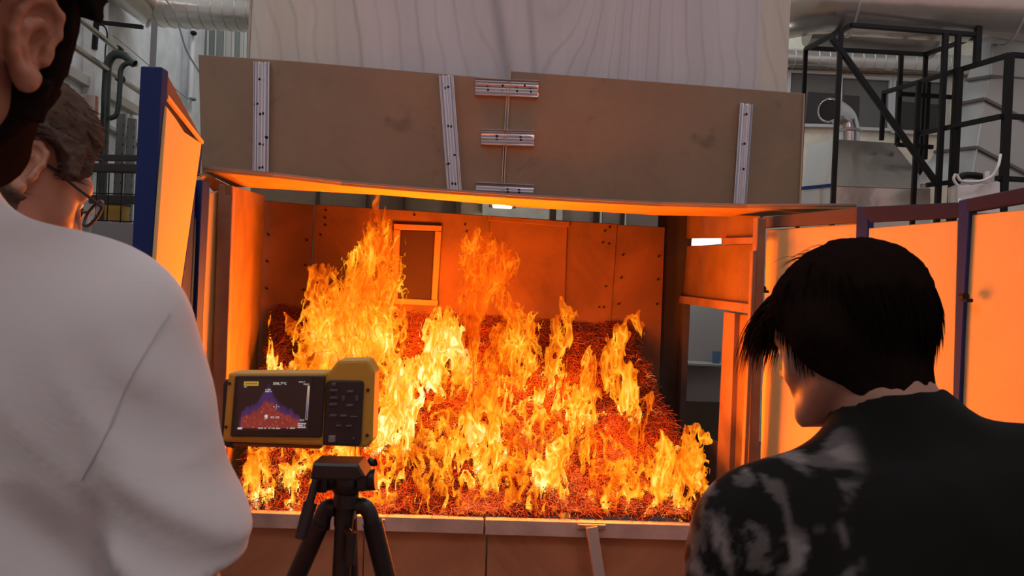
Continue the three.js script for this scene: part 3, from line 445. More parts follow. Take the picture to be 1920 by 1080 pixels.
steelFrame('guard_railing', 'black steel guard rail in front of the square duct', [
  [1656, 174, 5.9, 1893, 103, 4.6], [1893, 103, 4.6, 1970, 107, 4.6], [1716, 252, 5.4, 1879, 218, 4.6], [1879, 218, 4.6, 1970, 222, 4.6], [1687, 176, 5.8, 1794, 183, 5.8], [1681, 271, 5.8, 1749, 276, 5.8], [1867, 334, 4.6, 1970, 340, 4.6],
  [1657, 174, 5.9, 1651, 263, 5.9, 'post'], [1723, 152, 5.35, 1716, 321, 5.35, 'post'], [1741, 154, 5.8, 1731, 299, 5.8, 'post', 0.028], [1800, 130, 5.0, 1788, 331, 5.0, 'post', 0.033], [1893, 102, 4.6, 1875, 331, 4.6, 'post', 0.042]], at(1800, 300, 5.2).setY(0));
const plane3 = (a, b, c) => { const n = V(0, 0, 0).crossVectors(b.clone().sub(a), c.clone().sub(a)).normalize(); if (n.dot(V(-a.x, EYE - a.y, -a.z)) < 0) n.negate(); return { a, n }; };
{ // square duct flaring down to the left
  const t = thing('square_duct', 'square sheet metal duct with flanged seams behind the guard rail', 'duct', at(1840, 200, 5.4).setY(0));
  const E0 = at(1861, 60, 5.3), E1 = at(1857, 143, 5.3), E2 = at(1819, 325, 5.15), S0 = plane3(E0, E1, at(1812, 143, 5.6)), S1 = plane3(E1, E2, at(1790, 205, 5.6)), T0 = plane3(E0, E1, at(1960, 100, 5.5)), T1 = plane3(E1, E2, at(1960, 250, 5.35));
  part('duct_side', quad(S0, [[1843, 66], [1861, 62], [1857, 143], [1812, 149]], 0.01), M.ductPale, t);
  for (const [q] of [[[[1812, 150], [1857, 144], [1846, 185], [1795, 194]]], [[[1795, 195], [1846, 186], [1831, 276], [1752, 284]]], [[[1752, 286], [1831, 277], [1819, 345], [1715, 345]]]]) part('duct_side', quad(S1, q, 0.01), M.ductPale, t);
  part('duct_side', quad(T0, [[1861, 60], [1975, 66], [1975, 152], [1857, 143]], 0.01), M.ductDull, t);
  for (const q of [[[1857, 144], [1975, 153], [1975, 250], [1846, 185]], [[1846, 186], [1975, 251], [1975, 360], [1831, 276]], [[1831, 277], [1975, 361], [1975, 400], [1819, 345]]]) part('duct_side', quad(T1, q, 0.01), M.ductDull, t);
  for (const [a, b] of [[[1812, 150], [1857, 143]], [[1795, 195], [1846, 185]], [[1752, 285], [1831, 276]]]) part('flange', bar(hit(...a, shift(S1, 0.01)), hit(...b, shift(S1, 0.01)), 0.016, 0.02), M.ductDark || (M.ductDark = mat('duct_flange', lin(0.16, 0.15, 0.15), 0.5, 0.5)), t);
  part('flange', bar(hit(1857, 143, shift(T0, 0.01)), hit(1970, 152, shift(T0, 0.01)), 0.016, 0.02), M.ductDark, t);
  part('flange', bar(hit(1846, 185, shift(T1, 0.01)), hit(1970, 248, shift(T1, 0.01)), 0.016, 0.02), M.ductDark, t);
  part('flange', bar(hit(1831, 276, shift(T1, 0.01)), hit(1930, 328, shift(T1, 0.01)), 0.016, 0.02), M.ductDark, t);
}
{ // sheet metal hood box with an elbow pipe on its top
  const t = thing('metal_hood', 'tapered sheet metal hood with a blue rim, behind the brown boards', 'hood', at(1620, 320, 5.8).setY(0));
  const up = plane3(at(1572, 261, 6.0), at(1568, 345, 5.7), at(1745, 350, 5.7)), lo = upright(1568, 345, 5.7, 1745, 350, 5.7), lf = plane3(at(1572, 261, 6.0), at(1568, 345, 5.7), at(1508, 348, 6.2)), ll = upright(1568, 345, 5.7, 1500, 350, 6.2);
  part('hood_front', quad(up, [[1572, 261], [1677, 268], [1745, 354], [1567, 348]], 0.01), M.duct, t);
  part('hood_front', quad(lo, [[1567, 349], [1745, 355], [1744, 440], [1563, 440]], 0.01), M.duct, t);
  part('hood_side', quad(lf, [[1515, 272], [1571, 261], [1567, 345], [1505, 351]], 0.01), M.ductPale, t);
  part('blue_rim', bar(hit(1503, 353, shift(ll, 0.01)), hit(1565, 347, shift(ll, 0.01)), 0.02, 0.024), M.blue, t, 'blue rim strip');
  part('hood_side', quad(ll, [[1501, 355], [1565, 350], [1562, 440], [1495, 440]], 0.01), M.ductPale, t);
  const e = thing('elbow_pipe', 'shiny elbow pipe with an open mouth on top of the metal hood', 'pipe', at(1580, 260, 6.05));
  const path = [at(1590, 268, 6.15), at(1590, 246, 6.15), at(1585, 224, 6.15), at(1570, 210, 6.08), at(1556, 207, 5.98)], g = new THREE.TubeGeometry(new THREE.CatmullRomCurve3(path), 24, 0.084, 24);
  part('pipe_bend', g, M.chrome = mat('bright_pipe', lin(0.7, 0.7, 0.72), 0.18, 1, { side: THREE.DoubleSide }), e);
  const dv = path[4].clone().sub(path[3]); const mouth = part('pipe_mouth', new THREE.CylinderGeometry(0.079, 0.079, 0.02, 24).applyQuaternion(new THREE.Quaternion().setFromUnitVectors(V(0, 1, 0), dv.clone().normalize())).translate(path[4].x, path[4].y, path[4].z), mat('pipe_inside', lin(0.02, 0.018, 0.018), 0.7), e);
  ring(path[4].clone().addScaledVector(dv.normalize(), 0.008), dv, 0.083, 0.008, M.chrome, e, 'rim'); ring(path[1], V(0, 1, 0), 0.09, 0.012, M.ductPale, e, 'collar');
}
{ // switch box with a white cable
  const t = thing('cable_box', 'small white cable box behind the middle door leaf', 'box', at(1825, 372, 4.5).setY(0));
  const U = upright(1795, 360, 4.5, 1875, 360, 4.45);
  part('box_front', quad(U, [[1795, 350], [1875, 341], [1875, 400], [1795, 400]], 0.12), M.white, t); part('box_side', quad(upright(1795, 360, 4.51, 1778, 360, 4.8), [[1777, 352], [1795, 345], [1795, 400], [1777, 400]], 0.02), M.ductPale, t);
  part('switch', quad(shift(U, 0.05), [[1846, 322], [1856, 321], [1857, 343], [1847, 344]], 0.03), M.white, t);
  tag(part('cable', tube([at(1795, 348, 4.4), at(1788, 335, 4.4), at(1793, 326, 4.4), at(1800, 338, 4.4), at(1825, 341, 4.4), at(1848, 337, 4.4), at(1862, 328, 4.4), at(1871, 312, 4.4), at(1876, 290, 4.45)], 0.008, 40), M.white, scene), 'looped white cable lying over the white cable box', 'cable');
  tag(part('dark_hose', tube([at(1797, 338, 4.5), at(1805, 330, 4.5), at(1825, 329, 4.5), at(1848, 333, 4.5)], 0.02, 20), M.black, scene), 'short dark hose end beside the white cable loop', 'hose');
}
// office windows in the back wall
{
  const W = { a: V(0, 0, HALL.back + 0.005), n: V(0, 0, 1) }; M.pane = mat('office_glass', lin(0.11, 0.11, 0.1), 0.12, 0, { bumpMap: tDent, bumpScale: 0.002 }); M.frameW = mat('white_window_frame', lin(0.5, 0.5, 0.5), 0.5);
  const wins = [[[1484, 136], [1572, 140], [1569, 233], [1480, 231]], [[1581, 146], [1668, 151], [1666, 240], [1577, 236]], [[1681, 151], [1772, 155], [1768, 248], [1677, 243]]];
  wins.forEach((q, i) => {
    const w = part('window_' + (i + 1), quad(shift(W, 0.01), q, 0.02), M.pane, scene); w.userData.kind = 'structure';
    const o = (k, dx, dy) => [q[k][0] + dx, q[k][1] + dy], F_ = shift(W, 0.04), E = 6;
    for (const p of [[o(0, -E, -E), o(1, E, -E), o(1, 0, 0), o(0, 0, 0)], [o(3, 0, 0), o(2, 0, 0), o(2, E, E), o(3, -E, E)], [o(0, -E, -E), o(0, 0, 0), o(3, 0, 0), o(3, -E, E)], [o(1, 0, 0), o(1, E, -E), o(2, E, E), o(2, 0, 0)]]) part('window_frame', quad(F_, p, 0.05), M.frameW, w);
  });
  M.shadowy = mat('dark_furniture', lin(0.03, 0.025, 0.025), 0.6);
  const wl = (n, q, m, k = 0.03) => struct(n, quad(shift(W, k), q, 0.03), m);
  wl('trim_1', [[1516, 172], [1574, 176], [1572, 232], [1510, 230]], M.shadowy, 0.018); wl('trim_2', [[1583, 178], [1612, 180], [1610, 235], [1579, 233]], M.shadowy, 0.018); wl('trim_3', [[1692, 190], [1760, 196], [1756, 244], [1688, 240]], M.shadowy, 0.018);
}
// hall behind the chamber, seen over its back boards: studs, sheets and a lamp
{
  const Q = upright(600, 400, 6.4, 1300, 400, 6.6), t = thing('stud_wall', 'low partition of dark studs and pale sheets behind the chamber', 'partition', V(0.2, 0, -6.5));
  M.tan = mat('tan_sheet', lin(0.3, 0.22, 0.14), 0.8, 0, { map: tMottle }); M.stud = mat('dark_stud', lin(0.07, 0.045, 0.03), 0.8); M.paleSheet = mat('pale_sheet', lin(0.42, 0.39, 0.35), 0.8);
  part('sheet', quad(Q, [[470, 330], [905, 350], [900, 900], [460, 900]], 0.02), M.tan, t); part('sheet', quad(Q, [[1056, 340], [1118, 340], [1112, 900], [1050, 900]], 0.02), M.paleSheet, t, 'pale sheet'); part('sheet', quad(Q, [[1130, 340], [1172, 340], [1166, 900], [1124, 900]], 0.02), M.paleSheet, t, 'pale sheet'); part('sheet', quad(Q, [[1176, 340], [1236, 340], [1230, 900], [1170, 900]], 0.02), M.paleSheet, t, 'pale sheet');
  for (const [x, w] of [[596, 5], [690, 4], [760, 5], [862, 12], [1040, 12], [1122, 12], [1172, 6]]) part('stud', quad(shift(Q, 0.03), [[x - w / 2, 330], [x + w / 2, 330], [x + w / 2 - 25, 900], [x - w / 2 - 25, 900]], 0.05), M.stud, t);
  const l = thing('lamp', 'small bright wall lamp glimpsed under the canopy edge', 'lamp', at(942, 385, 6.2)); M.glow = mat('lamp_glow', lin(0.8, 0.8, 0.8), 0.4, 0, { emissive: new THREE.Color(1, 0.93, 0.75), emissiveIntensity: 1.15 });
  const c = hit(942, 384, shift(Q, 0.07)); part('lamp_shade', new RoundedBoxGeometry(0.16, 0.06, 0.05, 2, 0.015).translate(c.x, c.y, c.z), M.glow, l); part('lamp_back', new RoundedBoxGeometry(0.22, 0.1, 0.03, 1, 0.008).translate(c.x, c.y + 0.03, c.z - 0.045), M.tan, l);
  const pl = new THREE.PointLight(new THREE.Color(1, 0.93, 0.8), 0.4); pl.position.set(c.x, c.y, c.z + 0.05); scene.add(pl);
  const s = thing('tube_lamp', 'slim white tube lamp seen through the slit in the right chamber wall', 'lamp', at(1315, 453, 6.2)); part('tube', rod(at(1272, 457, 6.0), at(1352, 450, 6.0), 0.028, 12), M.glow2 = mat('tube_glow', lin(0.8, 0.8, 0.8), 0.4, 0, { emissive: new THREE.Color(1, 0.96, 0.9), emissiveIntensity: 1.6 }), s); part('holder', bar(at(1270, 450, 6.05), at(1356, 443, 6.05), 0.05, 0.03), M.white, s); { const p = at(1262, 452, 6.08); part('stand_pole', rod(V(p.x, 0, p.z), p, 0.02, 10), M.stud, s); }
  const p2 = new THREE.PointLight(new THREE.Color(1, 0.96, 0.9), 0.4); p2.position.copy(at(1312, 456, 5.93)); scene.add(p2);
  // grey cabinet seen through the side opening, with a shelf and a blue cup
  const C = upright(1230, 700, 6.3, 1420, 700, 6.4), k = thing('grey_cabinet', 'pale grey cabinet with a shelf seen through the right side opening', 'cabinet', V(1.5, 0, -6.4)); M.greyCab = mat('grey_cabinet_paint', lin(0.3, 0.31, 0.31), 0.6);
  part('cabinet_back', quad(C, [[1255, 540], [1430, 545], [1420, 770], [1240, 760]], 0.02), M.greyCab, k); part('cabinet_base', quad(shift(C, 0.05), [[1240, 752], [1425, 758], [1415, 1000], [1230, 1000]], 0.05), M.stud, k, 'dark base');
  const sh = hit(1345, 683, shift(C, 0.12)); part('shelf', new RoundedBoxGeometry(0.5, 0.02, 0.22, 1, 0.004).translate(sh.x - 0.12, sh.y, sh.z), M.greyCab, k); part('shelf_shadow_edge', new RoundedBoxGeometry(0.14, 0.012, 0.03, 1, 0.003).translate(sh.x - 0.2, sh.y - 0.012, sh.z + 0.12), M.stud, k);
  const b = hit(1343, 668, shift(C, 0.14)); tag(part('blue_cup', new THREE.LatheGeometry([[0, 0], [0.03, 0], [0.036, 0.09], [0.033, 0.09], [0.028, 0.006], [0, 0.006]].map(([x, y]) => new THREE.Vector2(x, y)), 20).translate(b.x, sh.y + 0.011, b.z), mat('blue_plastic', lin(0.1, 0.2, 0.33), 0.4), scene), 'small blue cup on the grey cabinet shelf', 'cup');
}
// ---------------------------------------------------------------- left side of the hall
{
  const WX = (k) => ({ a: V(HALL.l + k, 0, 0), n: V(1, 0, 0) });
  M.pipe = mat('steel_pipe', lin(0.42, 0.39, 0.35), 0.25, 0.9); M.green = mat('dark_green_pipe', lin(0.018, 0.032, 0.026), 0.4); M.greyM = mat('grey_steel', lin(0.2, 0.21, 0.22), 0.5, 0.3);
  const pa = thing('pipe', 'upper steel pipe sloping down along the white wall', 'pipe', hit(195, 70, WX(0.3))), pb = thing('pipe', 'lower steel pipe sloping down to the blue door post', 'pipe', hit(195, 125, WX(0.3)));
  part('pipe_run', rod(hit(100, -4, WX(0.3)), hit(255, 121, WX(0.3)), 0.019, 14), M.pipe, pa); part('pipe_run', rod(hit(95, 58, WX(0.3)), hit(275, 181, WX(0.3)), 0.021, 14), M.pipe, pb);
  const coup = (x, y, t) => { const p = hit(x, y, WX(0.3)), q = hit(x + 6, y + 4, WX(0.3)); part('coupling', rod(p, q, 0.03, 14), M.black, t); };
  coup(219, 92, pa); coup(123, 76, pb); coup(222, 145, pb);
  const ga = thing('green_pipe', 'thick dark green pipe bending over at its top', 'pipe', hit(200, 200, WX(0.35))), gb = thing('green_pipe', 'thin dark green pipe with a hooked lower end', 'pipe', hit(225, 170, WX(0.35)));
  const run = (pts, k) => pts.map(([x, y]) => at(x, y, k));
  part('pipe_run', tube(run([[188, 480], [192, 350], [197, 230], [200, 150], [203, 118], [214, 103], [232, 104], [252, 120]], 5.7), 0.030, 60, 12), M.green, ga);
  part('pipe_run', tube(run([[252, 120], [238, 119], [228, 128], [225, 160], [222, 200], [217, 217], [205, 222]], 5.68), 0.018, 50, 10), M.green, gb);
  const br = thing('wall_bracket', 'black angle bracket under the round duct', 'bracket', at(180, 42, 5.9)); part('arm', bar(at(178, 41, 5.9), at(268, 51, 5.9), 0.03, 0.028), M.black, br); part('leg', bar(at(181, 42, 5.9), at(177, 93, 5.9), 0.034, 0.03), M.black, br);
  tag(part('steel_post', bar(at(290, 40, 5.6), at(286, 140, 5.6).setX(at(290, 40, 5.6).x).setY(0), 0.034, 0.03), M.greyM, scene), 'slim grey post rising behind the blue door post', 'post');
  tag(part('cable', tube([at(307, -6, 5.2), at(328, 24, 5.2), at(338, 58, 5.2), at(350, 95, 5.2), at(372, 132, 5.2), at(385, 150, 5.2)], 0.006, 40), M.greyM, scene), 'grey cable hanging in front of the duct to the brown board', 'cable');
  tag(part('cable', tube([at(212, 66, 6.0), at(245, 93, 6.0), at(283, 126, 6.0), at(330, 168, 6.0), at(360, 190, 6.0)], 0.004, 30), M.greyM, scene), 'thin straight cable across the white wall', 'cable');
  tag(part('cable', tube([at(181, 45, 5.89), at(196, 50, 5.88), at(201, 64, 5.88), at(198, 90, 5.85), at(197, 118, 5.72)], 0.006, 30), M.black, scene), 'short black cable dropping from the bracket', 'cable');
  const con = thing('conduit', 'pale vertical conduit left of the brown board', 'conduit', at(362, 120, 7.6).setY(0)); const c0 = at(363, 40, 7.6); part('tube', rod(V(c0.x, 0, c0.z), c0, 0.022, 12), M.white, con); part('clip', ball(at(361, 186, 7.55), 0.035, 1, 0.5, 1), M.greyM, con); part('clip', ball(at(363, 62, 7.55), 0.03, 1, 0.8, 1), M.black, con);
  // wall ribs
  M.beige = mat('beige_trim', lin(0.42, 0.4, 0.36), 0.8);
  const rib = (n, q) => struct(n, quad(WX(0.06), q, 0.06), M.beige);
  rib('trim_4', [[100, 102], [262, 200], [262, 216], [100, 124]]); rib('trim_5', [[100, 176], [270, 268], [270, 275], [100, 186]]);
  struct('trim_6', quad(WX(0.1), [[183, -20], [205, -20], [194, 420], [172, 420]], 0.1), M.wall); struct('trim_7', quad(WX(0.1), [[366, -10], [372, -10], [358, 380], [350, 380]], 0.1), M.wall);
  // round duct with elbow
  const A = at(283, 14, 6.5), B = at(500, 26, 6.35), C = at(150, -90, 5.7), t = thing('ventilation_duct', 'round segmented duct with an elbow at the top left', 'duct', A.clone()), ax = B.clone().sub(A), R = 0.148;
  part('duct_pipe', rod(A, B, R, 32), M.duct, t); part('duct_pipe', rod(C, A, R, 32), M.duct, t); ring(A, ax.clone().add(A.clone().sub(C)), R + 0.008, 0.012, M.ductPale, t);
  for (let i = 0; i < 9; i++) ring(A.clone().lerp(B, 0.1 + i * 0.1), ax, R + 0.001, 0.004, M.duct, t);
  // strip blinds
  const bl = thing('strip_blind', 'grey and white vertical strip blind under the round duct', 'blind', at(420, 80, 7.9)), tones = [lin(0.16, 0.18, 0.17), lin(0.5, 0.5, 0.46), lin(0.2, 0.22, 0.2), lin(0.45, 0.43, 0.38)].map((c, i) => mat('blind_strip_tone' + i, c, 0.7));
  let x = 380; [[9, 0], [5, 1], [10, 0], [4, 1], [13, 2], [4, 1], [11, 3], [6, 1], [9, 2], [8, 3], [6, 1], [10, 0]].forEach(([w, k]) => { const d = 8.17; part('strip', slab([at(x, 30, d), at(x + w - 0.6, 30, d), at(x + w - 3, 140, d), at(x - 2.4, 140, d)], 0.01), tones[k], bl); x += w; });
  // slotted uprights
  const holes = tex(64, 256, (u, v) => { const k = Math.hypot((u - 0.5) * 1, ((v * 4) % 1 - 0.5) * 1.2) < 0.2 ? 0.15 : 1; return [k, k, k]; }, 0.07, 0.3);
  M.slotted = mat('slotted_steel', lin(0.2, 0.22, 0.22), 0.5, 0.4, { map: holes });
  const rack = thing('storage_rack', 'slotted grey rack uprights and dark shelf bars behind the second man', 'rack', at(240, 320, 6.2).setY(0));
  for (const [a, w] of [[230, 15], [250, 15]]) { const p = at(a, 214, 6.2); part('upright', slab([at(a - w / 2, a < 240 ? 213 : 222, 6.2), at(a + w / 2, a < 240 ? 215 : 224, 6.2), at(a + w / 2, 0, 6.2).setY(0).setX(at(a + w / 2, 215, 6.2).x), at(a - w / 2, 0, 6.2).setY(0).setX(at(a - w / 2, 215, 6.2).x)], 0.03), M.slotted, rack); }
  part('inner_strip', slab([at(239, 214, 6.25), at(243, 214, 6.25), at(243, 214, 6.25).setY(0), at(239, 214, 6.25).setY(0)], 0.01), M.white, rack);
  M.umber = mat('dark_umber_steel', lin(0.02, 0.016, 0.016), 0.5);
  part('shelf_bar', slab([at(170, 290, 5.4), at(275, 292, 5.4), at(275, 303, 5.4), at(170, 302, 5.4)], 0.03), M.umber, rack); part('shelf_bar', slab([at(170, 307, 5.3), at(275, 309, 5.3), at(275, 324, 5.3), at(170, 322, 5.3)], 0.03), M.umber, rack); part('shelf_bar', slab([at(170, 366, 5.4), at(275, 368, 5.4), at(275, 384, 5.4), at(170, 382, 5.4)], 0.03), M.umber, rack);
  const fence = thing('wire_fence', 'thin black wire mesh in front of the storage rack', 'fence', at(230, 360, 5.2)); for (const a of [182, 204, 229, 255]) part('wire', rod(at(a + 1, 322, 5.2), at(a - 4, 420, 5.2).setY(0), 0.004, 6), M.black, fence); for (const b of [322, 362, 413]) part('wire', rod(at(170, b, 5.2), at(270, b + 3, 5.2), 0.004, 6), M.black, fence);
  const yb = thing('yellow_crate', 'yellow crate on the dark shelf behind the wire mesh', 'crate', at(220, 412, 5.6)); const yc = at(220, 400, 5.6); part('crate_body', new RoundedBoxGeometry(0.125, 0.12, 0.12, 1, 0.01).translate(yc.x, yc.y, yc.z), mat('yellow_plastic', lin(0.4, 0.24, 0.03), 0.5), yb); part('crate_rim', new RoundedBoxGeometry(0.135, 0.016, 0.13, 1, 0.004).translate(yc.x, yc.y + 0.06, yc.z), M.umber, yb);
  // paper sheet with lines of small print
  const cv = document.createElement('canvas'); cv.width = 256; cv.height = 256; const cx = cv.getContext('2d'); cx.fillStyle = '#b9aca4'; cx.fillRect(0, 0, 256, 256); const r = rng(8);
  const words = (y, x0, x1, h, c) => { cx.fillStyle = c; for (let x = x0; x < x1; x += 5) if (r() > 0.22) cx.fillRect(x, y + r() * 2, 3 + r() * 2, h); };
  words(66, 60, 250, 8, '#7a2418'); words(110, 60, 190, 7, '#33302f'); words(148, 20, 120, 7, '#33302f'); words(178, 20, 90, 7, '#33302f');
  const ct = new THREE.CanvasTexture(cv); ct.colorSpace = THREE.SRGBColorSpace;
  const g = new THREE.PlaneGeometry(1, 1), q = [at(172, 414, 4.9), at(262, 420, 4.9), at(170, 500, 4.9), at(260, 506, 4.9)]; q.forEach((p, i) => g.attributes.position.setXYZ(i, p.x, p.y, p.z)); g.computeVertexNormals();
  const ps = thing('poster', 'pale printed sheet with a red heading beside the blue post', 'poster', q[0].clone()); part('print', g, mat('printed_paper', lin(0.9, 0.9, 0.9), 0.8, 0, { map: ct }), ps); { const p = at(205, 480, 4.93); part('stand_leg', rod(V(p.x, 0, p.z), p, 0.015, 10), M.greyM, ps); } part('backing', slab([q[0], q[1], q[3], q[2]].map((p) => p.clone().add(V(0, 0, -0.004))), 0.012), M.greyM, ps);
  // bit of brick wall
  const bw = struct('wall_brick', slab([at(135, 178, 5.62), at(186, 182, 5.62), at(182, 300, 5.62), at(130, 296, 5.62)], 0.06), mat('mortar', lin(0.4, 0.33, 0.3), 0.9)), bm = [lin(0.42, 0.13, 0.08), lin(0.5, 0.19, 0.12), lin(0.36, 0.1, 0.06)].map((c, i) => mat('brick_tone' + i, c, 0.9));
  for (let j = 0; j < 12; j++) for (let i = -1; i < 4; i++) { const X = 137 + i * 17 + (j % 2) * 8.5, x0 = Math.max(136, X), x1 = Math.min(184, X + 15.5), y = 181 + j * 9.2; if (x1 - x0 < 3) continue; part('brick', slab([at(x0, y, 5.6), at(x1, y, 5.6), at(x1 - 0.4, y + 7.6, 5.6), at(x0 - 0.4, y + 7.6, 5.6)], 0.03), bm[Math.floor(r() * 3)], bw); }
}
// ---------------------------------------------------------------- probe, tripod and thermal camera
{
  const [s, t] = onBed(889, 850), pl = shift(FRONT, -t), a = hit(890, 850, pl), b = hit(887, 676, pl), p = thing('probe_rod', 'thin dark probe rod with two small knobs standing in the flames', 'probe', a.clone()); M.hot = mat('sooty_rod', lin(0.06, 0.03, 0.025), 0.6);
  part('rod', rod(a, b, 0.006, 8), M.hot, p); part('knob', ball(hit(887, 681, pl), 0.01, 1, 1.5, 1), M.hot, p); part('knob', ball(hit(891, 718, pl), 0.011, 1.2, 1.2, 1), M.hot, p);
}
{
  const D = 1.05, P = (x, y, k = 0) => at(x, y, D).add(V(0, 0, k)), t = thing('thermal_camera', 'yellow and black thermal camera on the tripod, its screen showing a violet heat image', 'camera', P(560, 768));
  M.yellow = mat('yellow_rubber', lin(0.5, 0.26, 0.025), 0.55, 0, { bumpMap: tFine, bumpScale: 0.0003 }); M.dark = mat('dark_plastic', lin(0.02, 0.014, 0.016), 0.4); M.key = mat('grey_key', lin(0.075, 0.06, 0.07), 0.55);
  const rounded = (pts, r, t0, z, m, name, par) => { // rounded polygon plate of thickness t0 whose front is at z
    const c = P(560, 768), q = pts.map(([x, y]) => { const p = P(x, y); return new THREE.Vector2(p.x - c.x, p.y - c.y); }), sh = new THREE.Shape(), n = q.length;
    for (let i = 0; i < n; i++) { const p = q[i], a = q[(i + n - 1) % n], b = q[(i + 1) % n], u = a.clone().sub(p), v = b.clone().sub(p), rr = Math.min(r, u.length() * 0.45, v.length() * 0.45); u.setLength(rr).add(p); v.setLength(rr).add(p); if (i) sh.lineTo(u.x, u.y); else sh.moveTo(u.x, u.y); sh.quadraticCurveTo(p.x, p.y, v.x, v.y); } sh.closePath();
    const bv = Math.min(0.004, t0 * 0.3), g = new THREE.ExtrudeGeometry(sh, { depth: t0 - 2 * bv, bevelEnabled: true, bevelSize: bv, bevelOffset: -bv, bevelThickness: bv, bevelSegments: 2, curveSegments: 5 }); return part(name, g.translate(c.x, c.y, c.z + z - t0 + bv), m, par || t); };
  rounded([[427, 699], [612, 698], [607, 837], [416, 829]], 0.005, 0.04, 0, M.yellow, 'screen_housing'); rounded([[605, 712], [632, 676], [688, 675], [701, 698], [697, 829], [687, 841], [600, 837]], 0.004, 0.045, -0.004, M.yellow, 'grip_housing');
  const bez = rounded([[442, 704], [611, 704], [604, 820], [433, 818]], 0.003, 0.006, 0.0035, M.dark, 'screen_bezel'); rounded([[613, 713], [682, 714], [676, 836], [605, 834]], 0.005, 0.006, 0.001, M.dark, 'keypad');
  rounded([[404, 716], [430, 712], [424, 842], [430, 846], [412, 848], [400, 838]], 0.008, 0.06, -0.025, M.dark, 'side_grip');
  rounded([[428, 833], [600, 839], [598, 845], [430, 839]], 0.003, 0.04, -0.01, mat('orange_rim', lin(0.25, 0.07, 0.015), 0.5), 'lower_rim');
  const cv = document.createElement('canvas'); cv.width = 640; cv.height = 512; const c = cv.getContext('2d'), r = rng(12); c.fillStyle = '#1c0b0c'; c.fillRect(0, 0, 640, 512);
  const im = c.getImageData(0, 0, 640, 512), d = im.data; for (let y = 60; y < 490; y++) for (let x = 30; x < 590; x++) {
    const top = 180 + 90 * Math.abs((x - 265) / 300) ** 1.1 * 2.1 - 120 * Math.exp(-Math.pow((x - 262) / 60, 2)) * 1 + 40 * fbm(x * 0.02, 1, 3, 3), hgt = (y - top) / (500 - top), n = fbm(x * 0.02, y * 0.012, 5, 4); let k = clamp(hgt * 1.5 + n * 0.35 + 0.1, 0, 1.2) * (x > 560 || x < 45 ? 0.3 : 1); const o = (y * 640 + x) * 4; if (y < top - 40 + n * 60) continue;
    const viol = [74, 44, 110], red = [168, 56, 52], w = smoothstep(k, 0.45, 0.75), a = smoothstep(k, 0.02, 0.35); for (let j = 0; j < 3; j++) d[o + j] = lerp(d[o + j], lerp(viol[j], red[j], w), a * 0.9); if (w > 0.8 && noise(x * 0.07, y * 0.07, 9) > 0.42) { d[o] = 225; d[o + 1] = 120; d[o + 2] = 70; } }
  c.putImageData(im, 0, 0);
  c.fillStyle = '#d9a83a'; c.fillRect(48, 34, 128, 42); c.fillStyle = '#6b4a1c'; for (let x = 62; x < 162; x += 13) c.fillRect(x, 48, 9, 14); c.fillStyle = '#c9b6a8'; c.fillRect(50, 82, 26, 10);
  c.fillStyle = '#efe6dc'; c.font = 'bold 34px sans-serif'; c.fillText('356,7°C', 300, 66); c.font = 'bold 20px sans-serif'; c.fillText('max 1', 600 - 76, 44); c.fillText('700,0', 566, 68); c.fillText('50,0', 556, 418);
  const smudge = (x, y, w, n) => { for (let i = 0; i < n; i++) for (let q = 0; q < w; q += 9) if (r() > 0.15) c.fillRect(x + q, y + i * 18, 7, 11); }; smudge(240, 108, 48, 2); smudge(544, 440, 72, 3); smudge(200, 484, 120, 1); smudge(330, 486, 70, 1); smudge(450, 484, 80, 1);
  c.fillRect(20, 482, 40, 18); c.fillStyle = '#f2eadf'; c.beginPath(); c.arc(262, 372, 15, 0, 7); c.fill(); c.fillRect(250, 388, 26, 8); c.font = 'bold 26px monospace'; c.fillText('62:03', 300, 392); c.fillRect(344, 258, 4, 16); c.fillRect(344, 286, 4, 16); c.fillRect(318, 278, 18, 4); c.fillRect(356, 278, 18, 4); c.fillRect(344, 278, 4, 4);
  const gr = c.createLinearGradient(0, 80, 0, 400); gr.addColorStop(0, '#e8d7b0'); gr.addColorStop(0.3, '#c98a6a'); gr.addColorStop(0.65, '#6a4a9a'); gr.addColorStop(1, '#1a1030'); c.fillStyle = '#e9ded2'; c.fillRect(606, 76, 18, 330); c.fillStyle = gr; c.fillRect(609, 79, 12, 324);
  const st = new THREE.CanvasTexture(cv); st.colorSpace = THREE.SRGBColorSpace;
  const g = new THREE.PlaneGeometry(1, 1); [P(450, 708, 0.0045), P(587, 708, 0.0045), P(443, 806, 0.0045), P(580, 806, 0.0045)].forEach((p, i) => g.attributes.position.setXYZ(i, p.x, p.y, p.z));
  part('screen', g, mat('lit_screen', lin(0.02, 0.02, 0.02), 0.3, 0, { emissive: lin(1, 1, 1), emissiveMap: st, emissiveIntensity: 0.62 }), bez);
  const key = (x, y, w, h) => rounded([[x - w / 2, y - h / 2], [x + w / 2, y - h / 2], [x + w / 2 - 0.5, y + h / 2], [x - w / 2 - 0.5, y + h / 2]], 0.0025, 0.006, 0.0042, M.key, 'key');
  for (const k of [[627, 721, 9, 8], [627, 732, 16, 6], [626.5, 746, 16, 6], [626, 758, 16, 6], [657.5, 734, 14, 6], [657, 760, 14, 6], [645, 747, 6, 11], [670, 747, 6, 11], [626, 779, 15, 6], [645, 779.5, 15, 6], [664, 781, 14, 4], [636, 798, 11, 4], [655, 798.5, 13, 4], [664, 822, 5, 5]]) key(...k);
  rounded([[617, 816], [630, 816], [629, 829], [616, 829]], 0.001, 0.004, 0.0035, mat('grey_badge', lin(0.22, 0.2, 0.2), 0.5), 'badge');
